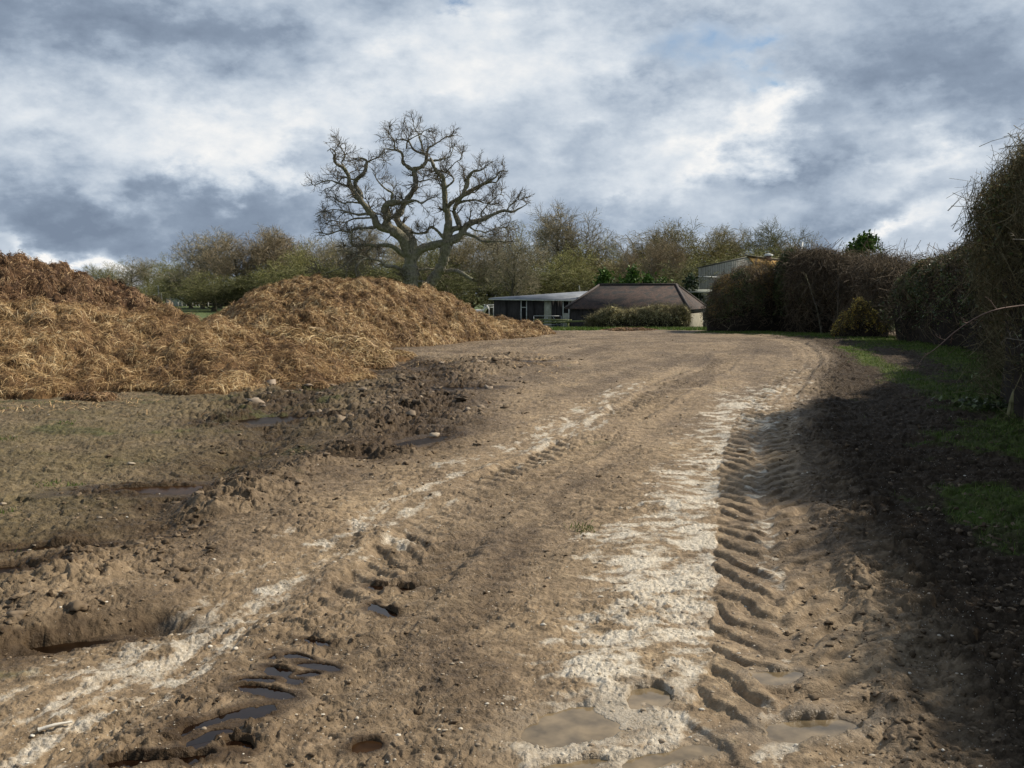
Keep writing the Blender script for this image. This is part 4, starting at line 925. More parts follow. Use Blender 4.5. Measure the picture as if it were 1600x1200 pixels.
# brown clay tiles
M_tile, t_, b_ = material('brown_clay_tiles'); co_t = t_.new('ShaderNodeTexCoord').outputs['Object']
bk = t_.new('ShaderNodeTexBrick', i_Vector=co_t); bk.inputs['Scale'].default_value = 1.0
for k, v in (('Brick Width', .24), ('Row Height', .16), ('Mortar Size', .012)): bk.inputs[k].default_value = v
n_ = t_.noise(co_t, .8, 5, .6); n2_ = t_.noise(co_t, 6, 4, .6)
c_ = t_.ramp(n_, [(.38, (.014, .012, .011)), (.47, (.046, .029, .022)), (.56, (.086, .048, .034)), (.64, (.028, .025, .022))])
c_ = t_.mix(1, c_, t_.ramp(n2_, [(.3, g3(.6)), (.7, g3(1.35))]), 'MULTIPLY'); c_ = t_.mix(t_.math('MULTIPLY', bk.outputs['Fac'], .6), c_, (.02, .016, .014))
t_.l.new(c_, b_.inputs['Base Color']); b_.inputs['Roughness'].default_value = .85
bp_ = t_.new('ShaderNodeBump', i_Height=t_.math('SUBTRACT', n2_, bk.outputs['Fac']), i_Strength=.7); bp_.inputs['Distance'].default_value = .05; t_.l.new(bp_.outputs[0], b_.inputs['Normal'])
def quadmesh(name, Qs, mat, parent=None): return npmesh(name, np.vstack(Qs), np.arange(4*len(Qs)).reshape(-1, 4), mat, parent, smooth=False)
GZ = lambda x, y: ground_z(x, y)

# ---- stable: long tarred shed under a low tin roof
root = empty('stable', (3.0, 98, GZ(3, 98))); o3 = np.array(root.location)
fl, fr = at(770, 466, 101), at(908, 468, 96)     # front eave line
zf = GZ(3, 98)-.1; d = (fr-fl)*[1, 1, 0]; Lf = np.linalg.norm(d[:2]); d /= Lf; nb = np.array([-d[1], d[0], 0]); ang = math.atan2(d[1], d[0])
def S(u, v, z): return fl*[1, 1, 0]+d*u+nb*v+[0, 0, z]-o3
wt = .5*(fl[2]+fr[2])-.08
mb = MB(); mb.box(S(Lf/2, .15, (zf+wt)/2), (Lf-.1, .12, wt-zf), ang); mb.box(S(.12, 2.6, (zf+wt)/2), (.12, 4.8, wt-zf), ang); mb.box(S(Lf-.12, 2.6, (zf+wt)/2), (.12, 4.8, wt-zf), ang); mb.box(S(Lf/2, 5.0, (zf+wt)/2), (Lf-.1, .12, wt-zf), ang)
mb.build('wall', M_blackboard, root)
mb = MB(); bl = at(774, 464.6, 104); br = at(935, 453.5, 104)
mb.slab([S(-.25, -.35, fl[2]), S(Lf+.2, -.35, fr[2]), br-o3, bl-o3], .07)
rf = mb.build('roof', M_tin, root)
mb = MB(); mb.beam(S(-.25, -.37, fl[2]-.11), S(Lf+.2, -.37, fr[2]-.11), .03, .10); mb.build('fascia', M_white, root)
def upx(px):   # where the picture column px meets the front wall
    r = (px-800)/1600; # (fl.x + d.x*u)/(fl.y + d.y*u) = r
    return (r*fl[1]-fl[0])/(d[0]-r*d[1])
def zpy(py, Y=98): return at(800, py, Y)[2]
for k, (a, b, y0, y1, ym) in enumerate(((814, 822.5, 468.5, 500, 480.5), (879.5, 888.5, 469, 500, 480.5))):
    ua, ub = upx(a), upx(b); z0, z1, zm = zf, zpy(y0), zpy(ym)
    mb = MB(); mb.box(S((ua+ub)/2, .07, (z0+z1)/2), (ub-ua-.05, .04, z1-z0-.02), ang); dr = mb.build('door', M_dark, root)  # near-black panel stands in for the shade inside the open doorway
    mb = MB()
    for u in (ua, ub): mb.box(S(u, .04, (z0+z1)/2), (.09, .07, z1-z0), ang)
    mb.box(S((ua+ub)/2, .045, z1+.04), (ub-ua+.16, .06, .08), ang); mb.box(S((ua+ub)/2, .05, zm), (ub-ua-.095, .05, .08), ang)
    mb.build('door_frame', M_white, dr)
    if k: mb = MB(); mb.box(S((ua+ub)/2, .035, (z0+zpy(489))/2), (ub-ua-.1, .03, zpy(489)-z0), ang); mb.build('half_door', M_pan, dr)
ua, ub = upx(850), upx(861); mb = MB(); mb.box(S((ua+ub)/2, .055, (zf+zpy(467.5))/2), (ub-ua, .06, zpy(467.5)-zf), ang); dp = mb.build('door', M_pan, root); dp['label'] = 'pale cream closed door in the dark boards'
for px in (790, 833, 868, 898):
    mb = MB(); u = upx(px); mb.box(S(u, .03, (zf+wt)/2), (.11, .09, wt-zf), ang); p = mb.build('post', M_blackboard, root)
tag(root, 'long black boarded stable with a low grey tin roof and pale door frames', 'stable')
# ---- hipped tiled barn
A0 = np.array([13.55, 80.0]); dl = np.array([-.943, .332]); dn = np.array([.332, .943]); BL_, BW_ = 9.4, 8.4
root = empty('tiled_barn', (A0[0], A0[1], GZ(A0[0], A0[1]))); o3 = np.array(root.location); ze, zr = .62, 2.52; zb = -1.9
def B(u, v, z): p = A0+dl*u+dn*v; return np.array([p[0], p[1], z])-o3
e0, e1, e2, e3 = B(-.3, -.3, ze), B(BL_+.3, -.3, ze), B(BL_+.3, BW_+.3, ze), B(-.3, BW_+.3, ze); r0, r1 = B(1.55, BW_/2, zr), B(BL_-1.4, BW_/2, zr)
dd = np.array([0, 0, -.10])
V = [e0, e1, e2, e3, r0, r1]+[p+dd for p in (e0, e1, e2, e3)]
V = np.array(V); rf = npmesh('roof', V, [np.array([[0, 4, 5, 1], [2, 5, 4, 3], [0, 1, 7, 6], [1, 2, 8, 7], [2, 3, 9, 8], [3, 0, 6, 9], [9, 8, 7, 6]]), np.array([[1, 5, 2], [3, 4, 0]])], M_tile, root, smooth=False)
mb = MB(); mb.beam(r0+[0, 0, .04], r1+[0, 0, .04], .22, .12); mb.beam(e0+[0, 0, .03], r0+[0, 0, .03], .18, .09); mb.beam(e1+[0, 0, .03], r1+[0, 0, .03], .18, .09); mb.beam(e3+[0, 0, .03], r0+[0, 0, .03], .18, .09); mb.build('ridge_tiles', simple('ridge_tile', (.05, .04, .038), (.13, .11, .10), 5), rf)
an2 = math.atan2(dl[1], dl[0])
mb = MB(); h = ze-.12-zb; zc = (ze-.12+zb)/2
mb.box(B(BL_/2, .1, zc), (BL_-.3, .2, h), an2); mb.box(B(BL_/2, BW_-.1, zc), (BL_-.3, .2, h), an2); mb.box(B(BL_-.1, BW_/2, zc), (.2, BW_-.5, h), an2); mb.build('wall', M_blackboard, root)  # shade on the front wall put into its colour with the black boards
mb = MB(); mb.box(B(.05, BW_/2, zc-.16), (.22, BW_-.4, h-.34), an2); sw = mb.build('end_wall', M_cream, root)
mb = MB(); mb.box(B(.03, BW_/2, ze-.24), (.18, BW_-.4, .24), an2); mb.build('wall_plate', M_blackboard, root)
tag(root, 'low barn with a hipped roof of brown clay tiles and a cream end wall', 'barn')
# ---- low lean-to between tiled barn and grey barn
xy = at(1092, 455, 97); root = empty('open_shed', (xy[0], 97, GZ(xy[0], 97))); o3 = np.array(root.location)
def q(px, py, Y): return at(px, py, Y)-o3
mb = MB(); mb.slab([q(1060, 455.5, 95), q(1114, 456.5, 94), q(1118, 452, 99), q(1064, 452, 100)], .10); mb.build('roof', simple('felt_roof', (.10, .11, .09), (.22, .23, .19), 2), root)
mb = MB(); w0 = q(1064, 458, 97.5); w1 = q(1116, 458, 96.5); c = (w0+w1)/2; mb.box((c[0], c[1], -.4), (w1[0]-w0[0], .12, 2.6), math.atan2(w1[1]-w0[1], w1[0]-w0[0])); mb.build('back_wall', M_blackboard, root)
w0 = q(1078, 466, 96.3); w1 = q(1093.5, 466, 96.0); c = (w0+w1)/2; zt, zb_ = q(1090, 460, 96)[2], q(1090, 480, 96)[2]
mb = MB(); mb.box((c[0], c[1], (zt+zb_)/2), (w1[0]-w0[0], .08, zt-zb_)); mb.build('panel', M_white, root)
mb = MB()
for px in (1062, 1095, 1112): p = q(px, 457, 95.4); mb.box((p[0], p[1], (p[2]-2.6)/2-.1), (.14, .14, p[2]+2.2))
mb.build('posts', M_blackboard, root).name = 'post_frame'
tag(root, 'low open shed with flat green-grey roof and pale panel, before the grey barn', 'shed')
# ---- grey barn
L_, A_, R_ = at(1091, 419.5, 106), at(1169, 402.5, 113), at(1185, 418.5, 114); root = empty('grey_barn', (L_[0], L_[1], GZ(L_[0], L_[1]))); o3 = np.array(root.location)
M_clad = planks('weathered_cladding', (.27, .255, .235), (.52, .49, .45), 3.2)
Lb, Rb = L_*[1, 1, 0]+[0, 0, -2], R_*[1, 1, 0]+[0, 0, -2]; Ab = A_*[1, 1, 0]+[0, 0, -2]
back = np.array([6.4, 11.5, 0]); V = np.array([Lb, Ab, Rb, R_, A_, L_]+[p+back for p in (Lb, Ab, Rb, R_, A_, L_)])-o3
npmesh('wall', V, np.array([[0, 1, 4, 5], [1, 2, 3, 4], [6, 11, 10, 7], [7, 10, 9, 8], [0, 5, 11, 6], [2, 8, 9, 3]]), M_clad, root, smooth=False)
nrm = np.array([.05, -.05, .09]); ov = -back/np.linalg.norm(back)*.3
M_lich, t_, b_ = material('orange_lichen_roof'); c0 = t_.new('ShaderNodeTexCoord').outputs['Object']; c_ = t_.ramp(t_.noise(c0, 1.2, 6, .65), [(.35, (.20, .15, .09)), (.5, (.42, .25, .06)), (.7, (.55, .33, .07))]); t_.l.new(c_, b_.inputs['Base Color']); b_.inputs['Roughness'].default_value = .9
mb = MB(); e = [0, 0, .13]; mb.slab([L_+ov-(A_-L_)*.02-o3+e, A_+ov-o3+e, A_+back-o3+e, L_+back-o3+e], .08); mb.build('roof', simple('grey_sheet_roof', (.09, .09, .085), (.20, .19, .17), 1.5), root)
mb = MB(); e = [0, 0, .16]; mb.slab([A_+ov-o3+e, R_+ov+(R_-A_)*.06-o3+e, R_+back-o3+e, A_+back-o3+e], .08); mb.build('lichen_roof', M_lich, root)
mb = MB(); mb.beam(A_+ov-o3+[0, 0, .22], A_+back-o3+[0, 0, .22], .5, .10); mb.build('ridge', simple('ridge_sheet', (.12, .11, .08), (.26, .24, .18), 2), root)
p = at(1201, 400, 118)-o3; mb = MB(); mb.box(p+[0, 0, -.3], (.5, .5, .7)); vn = mb.build('vent', simple('brick_vent', (.14, .08, .06), (.26, .16, .12), 4), root)
n = 14; tt = np.linspace(0, 6.283, n, endpoint=False); V = np.vstack([np.stack([.5*np.cos(tt), .5*np.sin(tt), 0*tt+zz], 1)*[s_, s_, 1] for s_, zz in ((1, .0), (1, .15), (.5, .27))])+p
F = [[i+k*n, (i+1) % n+k*n, (i+1) % n+(k+1)*n, i+(k+1)*n] for k in (0, 1) for i in range(n)]; V = np.vstack([V, p+[0, 0, .3]]); cp = npmesh('vent_cap', V, [np.array(F), np.array([[2*n+i, 2*n+(i+1) % n, 3*n] for i in range(n)])], M_white, vn)
mb = MB(); za = zpy(432.5, 107); zdir = (A_-L_)*[1, 1, 0]; mb.beam(L_*[1, 1, 0]+[0, -.06, za]-o3, L_*[1, 1, 0]+zdir*.62+[0, -.06, za]-o3, .04, .06); mb.build('rail', M_galv, root)
tag(root, 'tall grey clad barn with an orange lichened roof slope and a round white roof vent', 'barn')
# ---- pale-roofed building glimpsed through the thin hedge
x0 = at(1334, 431, 72); x1 = at(1386, 428, 68); root = empty('low_outbuilding', (float((x0[0]+x1[0])/2), 70, GZ(25, 70))); o3 = np.array(root.location)
mb = MB(); mb.slab([at(1322, 437.5, 69)-o3, at(1392, 436.5, 66)-o3, at(1396, 428.5, 71)-o3, at(1328, 429.5, 74)-o3], .08); mb.build('roof', simple('white_sheet', (.55, .56, .58), (.80, .80, .80), 1, .5, .1), root)
c = (at(1330, 450, 71)+at(1388, 450, 68))/2-o3; mb = MB(); mb.box((c[0], c[1], .55), (2.7, .1, 3.6), -.5); mb.build('wall', simple('brick_wall', (.13, .07, .05), (.24, .14, .10), 4), root)
tag(root, 'low outbuilding with a bright white sheet roof glimpsed through the thin hedge on the right', 'shed')
x0 = at(1350, 417, 76); root = empty('timber_frame', (x0[0], 76, GZ(x0[0], 76))); o3 = np.array(root.location); mb = MB()
for py in (416, 420.5, 426): mb.beam(at(1338, py+1, 77)-o3, at(1408, py-1, 75)-o3, .10, .13)
for px in (1342, 1366, 1388, 1405): p = at(px, 415, 76)-o3; mb.beam(p, [p[0], p[1], -.2], .12, .12)
mb.build('rails', simple('grey_timber', (.07, .055, .045), (.17, .14, .115), 4), root).name = 'rail_frame'; tag(root, 'dark grey timber frame of rails below the pine, above the white sheet roof', 'frame')
# ---- leaning poles above the ivy
for (a, b, lb, m) in (((1233, 402), (1226, 388), 'weathered brown pole end leaning left above the ivy hedge', M_pan), ((1250, 400), (1253, 378), 'white pole standing nearly upright above the ivy hedge', M_white)):
    D = 58; pt = at(*b, D); pb = at(*a, D); dr_ = (pt-pb)/(pt-pb)[2]; z0 = GZ(pb[0], D); ft = pt-dr_*(pt[2]-z0+.2); root_ = None
    P = np.linspace(ft, pt, 5)[None]-np.array([ft[0], D, z0]); V, F = tubes(P, np.full((1, 5), .085), 8); n = len(V); V = np.vstack([V, P[0, -1]]); F3 = np.array([[n-8+i, n-8+(i+1) % 8, n] for i in range(8)])
    o = npmesh('pole', V, [F, F3], m); o.location = (ft[0], D, z0); tag(o, lb, 'pole')
# post just left of the tiled roof
p = at(911, 447, 100); o = npmesh('pole', *[x for x in (tubes(np.linspace([0, 0, -.2], [-.35, 0, p[2]-GZ(p[0], 100)+.1], 6)[None], np.full((1, 6), .06), 7))], M_pan); o.location = (p[0]+.3, 105, GZ(p[0], 105)); tag(o, 'pale leaning post sticking up behind the tin roof, left of the tiled ridge', 'post')

# ---- mossy post-and-rail fence
D = 79.0; zg = GZ(5, D); root = empty('rail_fence', (6.6, D, zg)); o3 = np.array(root.location)
def rail(a, b, name, w=.10, hh=.13, m=M_green, parent=root): mb = MB(); mb.beam(at(*a)-o3, at(*b)-o3, w, hh); return mb.build(name, m, parent)
for a, b in (((834, 499.3, 80), (893, 500.5, 79)), ((838, 504.5, 80), (890, 503, 79)), ((846, 514.3, 80), (889, 513.2, 79)), ((884, 502.3, 79), (933, 501, 77.5)), ((889, 513.8, 79), (912, 518, 78))): rail(a, b, 'rail')
for px, D_, w in ((887.5, 79.1, .17), (931.3, 77.6, .19), (842, 80.1, .15)):
    p = at(px, 499.2, D_)-o3; mb = MB(); mb.box((p[0], p[1], p[2]/2-.2), (w, w, p[2]+.4)); mb.build('post', M_green, root)
tag(root, 'mossy green timber post and rail fence between the straw heap and the hedge', 'fence')
# ---- galvanised field gate behind it
D = 84.0; p0 = at(842, 505, D); root = empty('field_gate', (p0[0], D, GZ(p0[0], D))); o3 = np.array(root.location)
def bar(a, b, w=.05): mb.beam(at(*a, D)-o3, at(*b, D)-o3, w, w)
mb = MB(); bar((834, 493.5), (877, 493.8)); bar((834, 493.5), (834, 515)); bar((877, 493.5), (877, 515)); bar((834, 514), (877, 514)); mb.build('gate_frame', M_galv, root)
mb = MB()
for py in (504.5, 507.5, 510.5): bar((834, py), (877, py), .04)
bar((855, 493.8), (855, 514), .04); mb.build('bars', M_galv, root).name = 'gate_bars'
mb = MB(); bar((846, 503), (853, 494.5), .04); mb.build('brace', M_galv, root); mb = MB(); bar((864, 494.5), (873, 511), .04); mb.build('brace', M_galv, root)
tag(root, 'galvanised steel field gate behind the mossy rails, in front of the stable', 'gate')
# ---- white paddock rails left of the stable, far fence, field things
D = 112.0; p0 = at(728, 478, D); z_ = GZ(p0[0], D); root = empty('paddock_fence', (p0[0], D, z_)); o3 = np.array(root.location)
for k, py in enumerate((476.6, 480.2)): mb = MB(); mb.beam(at(756, py, D)-o3, at(772, py, D)-o3, .05, .09); mb.build('rail', M_white, root)
for px in (757, 764, 771): p = at(px, 476, D)-o3; mb = MB(); mb.box((p[0], p[1]+.1, p[2]/2), (.1, .1, p[2]+.1)); mb.build('post', M_white, root)
tag(root, 'white two-rail paddock fence left of the stable, behind the horse', 'fence')
D = 205.0; M_post = simple('pale_post', (.30, .29, .26), (.48, .47, .43), 4)
p0 = at(295, 480, D); z_ = GZ(p0[0], D); root = empty('picket_fence', (p0[0], D, z_)); o3 = np.array(root.location)
rg = np.random.RandomState(5)
for px in (262, 269, 277, 284, 291.5, 296, 301.5, 306, 311.5, 318, 326, 334, 344): p = at(px+rg.randn()*.5, 472+rg.rand(), D)-o3; mb = MB(); mb.box((p[0], p[1], p[2]/2-.2), (.16, .16, p[2]+.5)); mb.build('post', M_post, root)
mb = MB(); mb.beam(at(258, 474.6, D)-o3, at(350, 474.6, D)-o3, .04, .05); mb.build('wire', M_post, root)
tag(root, 'distant field fence of pale posts seen in the gap between the heaps', 'fence')
p0 = at(274, 470, 212); root = empty('field_shelter', (p0[0], 212, GZ(p0[0], 212))); o3 = np.array(root.location); zt = at(274, 463.5, 212)[2]-o3[2]
V = np.array([[-1.9, 0, 0], [1.5, 0, 0], [1.5, 0, zt+.25], [-1.9, 0, zt-.35], [-1.7, 2, 0], [1.7, 2, 0], [1.7, 2, zt+.1], [-1.7, 2, zt-.2]]); npmesh('wall', V, np.array([[0, 1, 2, 3], [5, 4, 7, 6], [1, 5, 6, 2], [4, 0, 3, 7]]), simple('pale_shelter', (.34, .38, .34), (.56, .60, .56), 1.2), root, smooth=False)
mb = MB(); mb.slab([[-2.1, -.2, zt-.32], [1.7, -.2, zt+.3], [1.9, 2.2, zt+.15], [-1.9, 2.2, zt-.15]], .06); mb.build('roof', M_tin, root); tag(root, 'small pale field shelter standing behind the distant posts', 'shelter')
for px, py, lb in ((248, 446, 'tall pale pole far off in the field, left of the shelter'), (252.5, 456.5, 'short stout pale post beside the tall field pole'), (265.5, 460, 'thin pale stick post at the left corner of the field shelter')):
    p = at(px, py, 210); z_ = GZ(p[0], 210); V, F = tubes(np.linspace([0, 0, -.2], [-.1, 0, p[2]-z_], 4)[None], np.full((1, 4), .13 if px != 265.5 else .08), 7); o = npmesh('post', V, F, M_post); o.location = (p[0], 210, z_); tag(o, lb, 'post')

# ---- white horse grazing by the paddock rails
def horse():
    import bmesh
    sc = 1.0
    J = {  # joint: (x along body, y across, z), radius
     'rump': ((-.62, 0, 1.18), .24), 'loin': ((-.25, 0, 1.15), .25), 'chest': ((.30, 0, 1.12), .27), 'shoulder': ((.58, 0, 1.18), .22), 'neck1': ((.85, 0, 1.35), .15), 'neck2': ((1.08, 0, 1.58), .12), 'poll': ((1.2, 0, 1.68), .10), 'face': ((1.38, 0, 1.50), .085), 'muzzle': ((1.52, 0, 1.34), .06),
     'tail1': ((-.86, 0, 1.15), .05), 'tail2': ((-.95, 0, .85), .06), 'tail3': ((-.95, 0, .5), .03)}
    E = [('loin', 'rump'), ('loin', 'chest'), ('chest', 'shoulder'), ('shoulder', 'neck1'), ('neck1', 'neck2'), ('neck2', 'poll'), ('poll', 'face'), ('face', 'muzzle'), ('rump', 'tail1'), ('tail1', 'tail2'), ('tail2', 'tail3')]
    for s, n in ((-1, 'a'), (1, 'b')):
        J['ear'+n] = ((1.17, .06*s, 1.82), .02); E.append(('poll', 'ear'+n))
        J['hip'+n] = ((-.62, .15*s, .98), .17); J['stif'+n] = ((-.50, .17*s, .80), .12); J['hock'+n] = ((-.76, .17*s, .52), .06); J['hfet'+n] = ((-.70, .17*s, .14), .045); J['hhoof'+n] = ((-.64, .17*s, .02), .055)
        E += [('rump', 'hip'+n), ('hip'+n, 'stif'+n), ('stif'+n, 'hock'+n), ('hock'+n, 'hfet'+n), ('hfet'+n, 'hhoof'+n)]
        J['elb'+n] = ((.45, .14*s, .86), .11); J['knee'+n] = ((.50, .15*s, .50), .06); J['ffet'+n] = ((.50, .15*s, .14), .042); J['fhoof'+n] = ((.54, .15*s, .02), .055)
        E += [('chest', 'elb'+n), ('elb'+n, 'knee'+n), ('knee'+n, 'ffet'+n), ('ffet'+n, 'fhoof'+n)]
    names = list(J); me = bpy.data.meshes.new('horse'); me.from_pydata([J[k][0] for k in names], [(names.index(a), names.index(b)) for a, b in E], [])
    o = bpy.data.objects.new('horse', me); C.objects.link(o); md = o.modifiers.new('skin', 'SKIN'); o.modifiers.new('sub', 'SUBSURF').levels = 2; o.modifiers['sub'].render_levels = 2
    for i, k in enumerate(names): me.skin_vertices[0].data[i].radius = (J[k][1],)*2
    me.skin_vertices[0].data[names.index('loin')].use_root = True
    me.materials.append(simple('white_coat', (.55, .50, .45), (.80, .76, .70), 4, .8, .1)); return o
h = horse(); p = at(749.5, 483, 111); h.location = (p[0], 111, GZ(p[0], 111)); h.rotation_euler = (0, 0, R(-50)); h.scale = (1.1,)*3
tag(h, 'white horse standing by the paddock rails left of the stable', 'horse')

# ================================================================ HEDGES AND BUSHES
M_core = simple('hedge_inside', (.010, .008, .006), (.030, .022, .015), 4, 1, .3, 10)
M_htwig = rndmat('hedge_twigs', [(0, (.040, .031, .021)), (.5, (.115, .090, .060)), (1, (.26, .20, .13))], patch=.25, pscale=1)
M_hbrown = rndmat('brown_hedge_leaves', [(0, (.085, .064, .030)), (.5, (.21, .158, .075)), (1, (.40, .31, .155))], patch=.3, pscale=1, trans=.38)
M_hgreen = rndmat('green_hedge_leaves', [(0, (.024, .038, .012)), (.5, (.075, .110, .034)), (1, (.17, .205, .07))], patch=.3, pscale=1, rough=.45, spec=.45, trans=.1)
M_hol = rndmat('olive_hedge_leaves', [(0, (.07, .065, .025)), (.5, (.18, .165, .065)), (1, (.32, .29, .13))], patch=.3, pscale=1, trans=.38)
M_hgold = rndmat('sunlit_hedge_leaves', [(0, (.22, .13, .045)), (.5, (.46, .30, .11)), (1, (.66, .48, .20))], patch=.3, pscale=1, trans=.38)  # sunlight on the hedge top put into the leaf colour
M_hstraw = rndmat('pale_hedge_leaves', [(0, (.34, .29, .15)), (.5, (.62, .55, .31)), (1, (.80, .73, .47))], patch=.3, pscale=1, trans=.38)
M_gold = rndmat('golden_leaves', [(0, (.26, .17, .035)), (.5, (.58, .42, .09)), (1, (.80, .64, .20))], patch=.3, pscale=2, trans=.15)
M_moss = rndmat('mossy_twigs', [(0, (.055, .050, .025)), (.5, (.145, .130, .065)), (1, (.26, .22, .13))], patch=.25, pscale=1)
def hedge(name, path, label, twigs, leafn, leafmats, leafsz=.07, rnd_=(.5, .5), tw=.006, tl=(.3, .7), core=.72, seed=0, cat='hedge', group=None, skin=.30, twm=None, lump=.18, topup=.5, coreon=True, tip=0):
    """path rows: (x, y, half-width, height); leafmats: [(material, share, minimum height fraction)]"""
    rg = np.random.RandomState(seed+60); path = np.array(path, float); n = 60
    Q = catmull(path, n); seg = np.linalg.norm(np.diff(Q[:, :2], axis=0), axis=1); Ls = np.concatenate([[0], np.cumsum(seg)]); L = Ls[-1]
    x0, y0 = Q[n//2, :2]; zb = ground_z(x0, y0); root = empty(name, (x0, y0, zb)); O = np.array([x0, y0, zb])
    dirs = np.gradient(Q[:, :2], axis=0); dirs /= np.linalg.norm(dirs, axis=1, keepdims=True)
    def surf(s, a, k=1.0):
        """s 0..1 along (beyond the ends it rounds off), a 0..pi across"""
        f = np.clip(s, 0, 1)*(n-1); i = np.clip(f.astype(int), 0, n-2); u = (f-i)[:, None]
        q = Q[i]*(1-u)+Q[i+1]*u; d = dirs[i]*(1-u)+dirs[i+1]*u; nr = np.stack([d[:, 1], -d[:, 0]], 1)
        ca, sa = np.cos(a), np.sin(a); cx = np.sign(ca)*np.abs(ca)**.55; sz = np.abs(sa)**.55
        e = 1-np.where(s < .5, rnd_[0], rnd_[1])*2*(1-np.sqrt(np.clip(np.minimum(s, 1-s)*L/np.maximum(q[:, 2], .2)+.05, 0, 1)))
        w = q[:, 2]*np.maximum(e, .15); hh = q[:, 3]*(.55+.45*e)
        z0_ = zbase(q[:, 0], q[:, 1])
        P = np.stack([q[:, 0]+nr[:, 0]*cx*w*k, q[:, 1]+nr[:, 1]*cx*w*k, z0_+sz*hh*(k*.7+.3)], 1)
        N = np.stack([nr[:, 0]*ca, nr[:, 1]*ca, sa*.9+.1], 1); N /= np.linalg.norm(N, axis=1, keepdims=True)
        lm = fbm3(P*.9+seed, 3, seed)*lump*2.2+fbm3(P*3+seed, 2, seed+4)*lump*.6
        return P+N*lm[:, None]*np.clip(k, .6, 1), N, q
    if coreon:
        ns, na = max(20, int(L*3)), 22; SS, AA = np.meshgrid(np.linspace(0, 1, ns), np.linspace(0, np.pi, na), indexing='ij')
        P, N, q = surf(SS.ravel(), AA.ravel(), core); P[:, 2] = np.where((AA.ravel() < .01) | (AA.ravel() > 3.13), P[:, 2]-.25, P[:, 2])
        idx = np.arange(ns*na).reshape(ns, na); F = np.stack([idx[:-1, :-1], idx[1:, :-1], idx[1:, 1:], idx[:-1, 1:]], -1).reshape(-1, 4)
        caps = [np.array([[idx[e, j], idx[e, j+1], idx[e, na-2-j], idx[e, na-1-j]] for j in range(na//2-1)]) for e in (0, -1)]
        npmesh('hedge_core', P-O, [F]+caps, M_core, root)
    s = rg.rand(twigs); a = np.arccos(rg.uniform(-1, 1, twigs)); a = np.where(rg.rand(twigs) < .5, a, rg.rand(twigs)*np.pi)
    P, N, q = surf(s, a); ln = rg.uniform(*tl, twigs)[:, None]; d = N*.75+rg.randn(twigs, 3)*.8+np.array([0, 0, topup]); d /= np.linalg.norm(d, axis=1, keepdims=True)
    ext = skin*(rg.rand(twigs, 1)**2*1.2-.25)*(.6+.9*np.sin(a)[:, None]); p1 = P+N*ext-O; p0 = p1-d*ln; pm = (p0+p1)/2+rg.randn(twigs, 3)*.09*ln
    pts = np.stack([p0, pm, p1], 1); A = Acc(); W = np.full((twigs, 3), tw)*np.array([1.0, .8, .45])*rg.uniform(.6, 1.5, (twigs, 1)); A.add(tubes(pts, W, 3), rg.rand(twigs))
    m2 = twigs//2; k = rg.choice(twigs, m2); u = rg.rand(m2, 1); b0 = pm[k]*(1-u)+p1[k]*u; dd = d[k]+rg.randn(m2, 3)*.7; dd /= np.linalg.norm(dd, axis=1, keepdims=True); l2 = ln[k]*.45
    A.add(tubes(np.stack([b0, b0+dd*l2*.5, b0+dd*l2+rg.randn(m2, 3)*.03], 1), np.full((m2, 3), tw*.6)*[1, .8, .5], 3), rg.rand(m2))
    A.build('twigs', twm or M_htwig, root)
    if leafn:
        Lf = Acc(); ms = [x[0] for x in leafmats]
        for mi, (mt, share, lo) in enumerate(leafmats):
            c = int(leafn*share); s = rg.rand(c); a = np.arccos(rg.uniform(-1, 1, c)); P, N, q = surf(s, a); hf = np.sin(a)
            cl = fbm3(P*1.1+mi*37, 3, 8+mi)
            kk = (hf+.15*rg.randn(c) > lo) & (cl > -.12); P = P[kk]+N[kk]*skin*(rg.rand(kk.sum(), 1)*1.0-.55)+rg.randn(kk.sum(), 3)*.04
            Lf.add(leaves(P-O, leafsz*rg.uniform(.6, 1.4, len(P)), rg), rg.rand(len(P)), mi)
        Lf.build('leaves', ms, root, smooth=False)
    tag(root, label, cat, group); return root
# the long hedge on the right, section by section (near ones mostly outside the frame)
hedge('hedge', [(5.85, -6, 1.15, 4.1), (5.85, 0, 1.2, 4.1), (6.25, 4, 1.2, 4.0), (7.0, 9.0, 1.2, 3.85)], 'near end of the tall roadside hedge at the right edge, throwing the verge into shade', 12000, 80000, [(M_hgreen, .6, 0), (M_hbrown, .4, .3)], seed=1, tl=(.3, .8), core=.86, rnd_=(.1, .1))
hedge('thorn_bush', [(6.9, 8.8, 1.2, 3.75), (7.35, 11.0, 1.35, 3.7), (8.0, 13.4, 1.65, 3.65), (9.0, 16.0, 1.5, 3.25)], 'tall thorny hedge bush at the right edge with mossy twigs sticking up and left', 40000, 150000, [(M_hgreen, .40, 0), (M_hbrown, .25, .1), (M_hol, .35, .3)], seed=2, tw=.0042, tl=(.15, .55), leafsz=.045, skin=.36, twm=M_moss, topup=.6, lump=.2, cat='bush', core=.84, rnd_=(.1, .1))  # lighter olive leaves favour the upper part to paint its lit top
hedge('hedge', [(9.3, 16.4, 1.3, 3.2), (10.9, 19.4, 1.4, 3.0), (12.5, 22.6, 1.4, 3.0), (13.7, 26.0, 1.4, 3.1)], 'russet leafed stretch of hedge just behind the tall thorny bush', 20000, 110000, [(M_hbrown, .62, .1), (M_hgreen, .38, 0)], seed=3, tw=.005, tl=(.2, .5), leafsz=.05, topup=.25, core=.8, rnd_=(.1, .1))
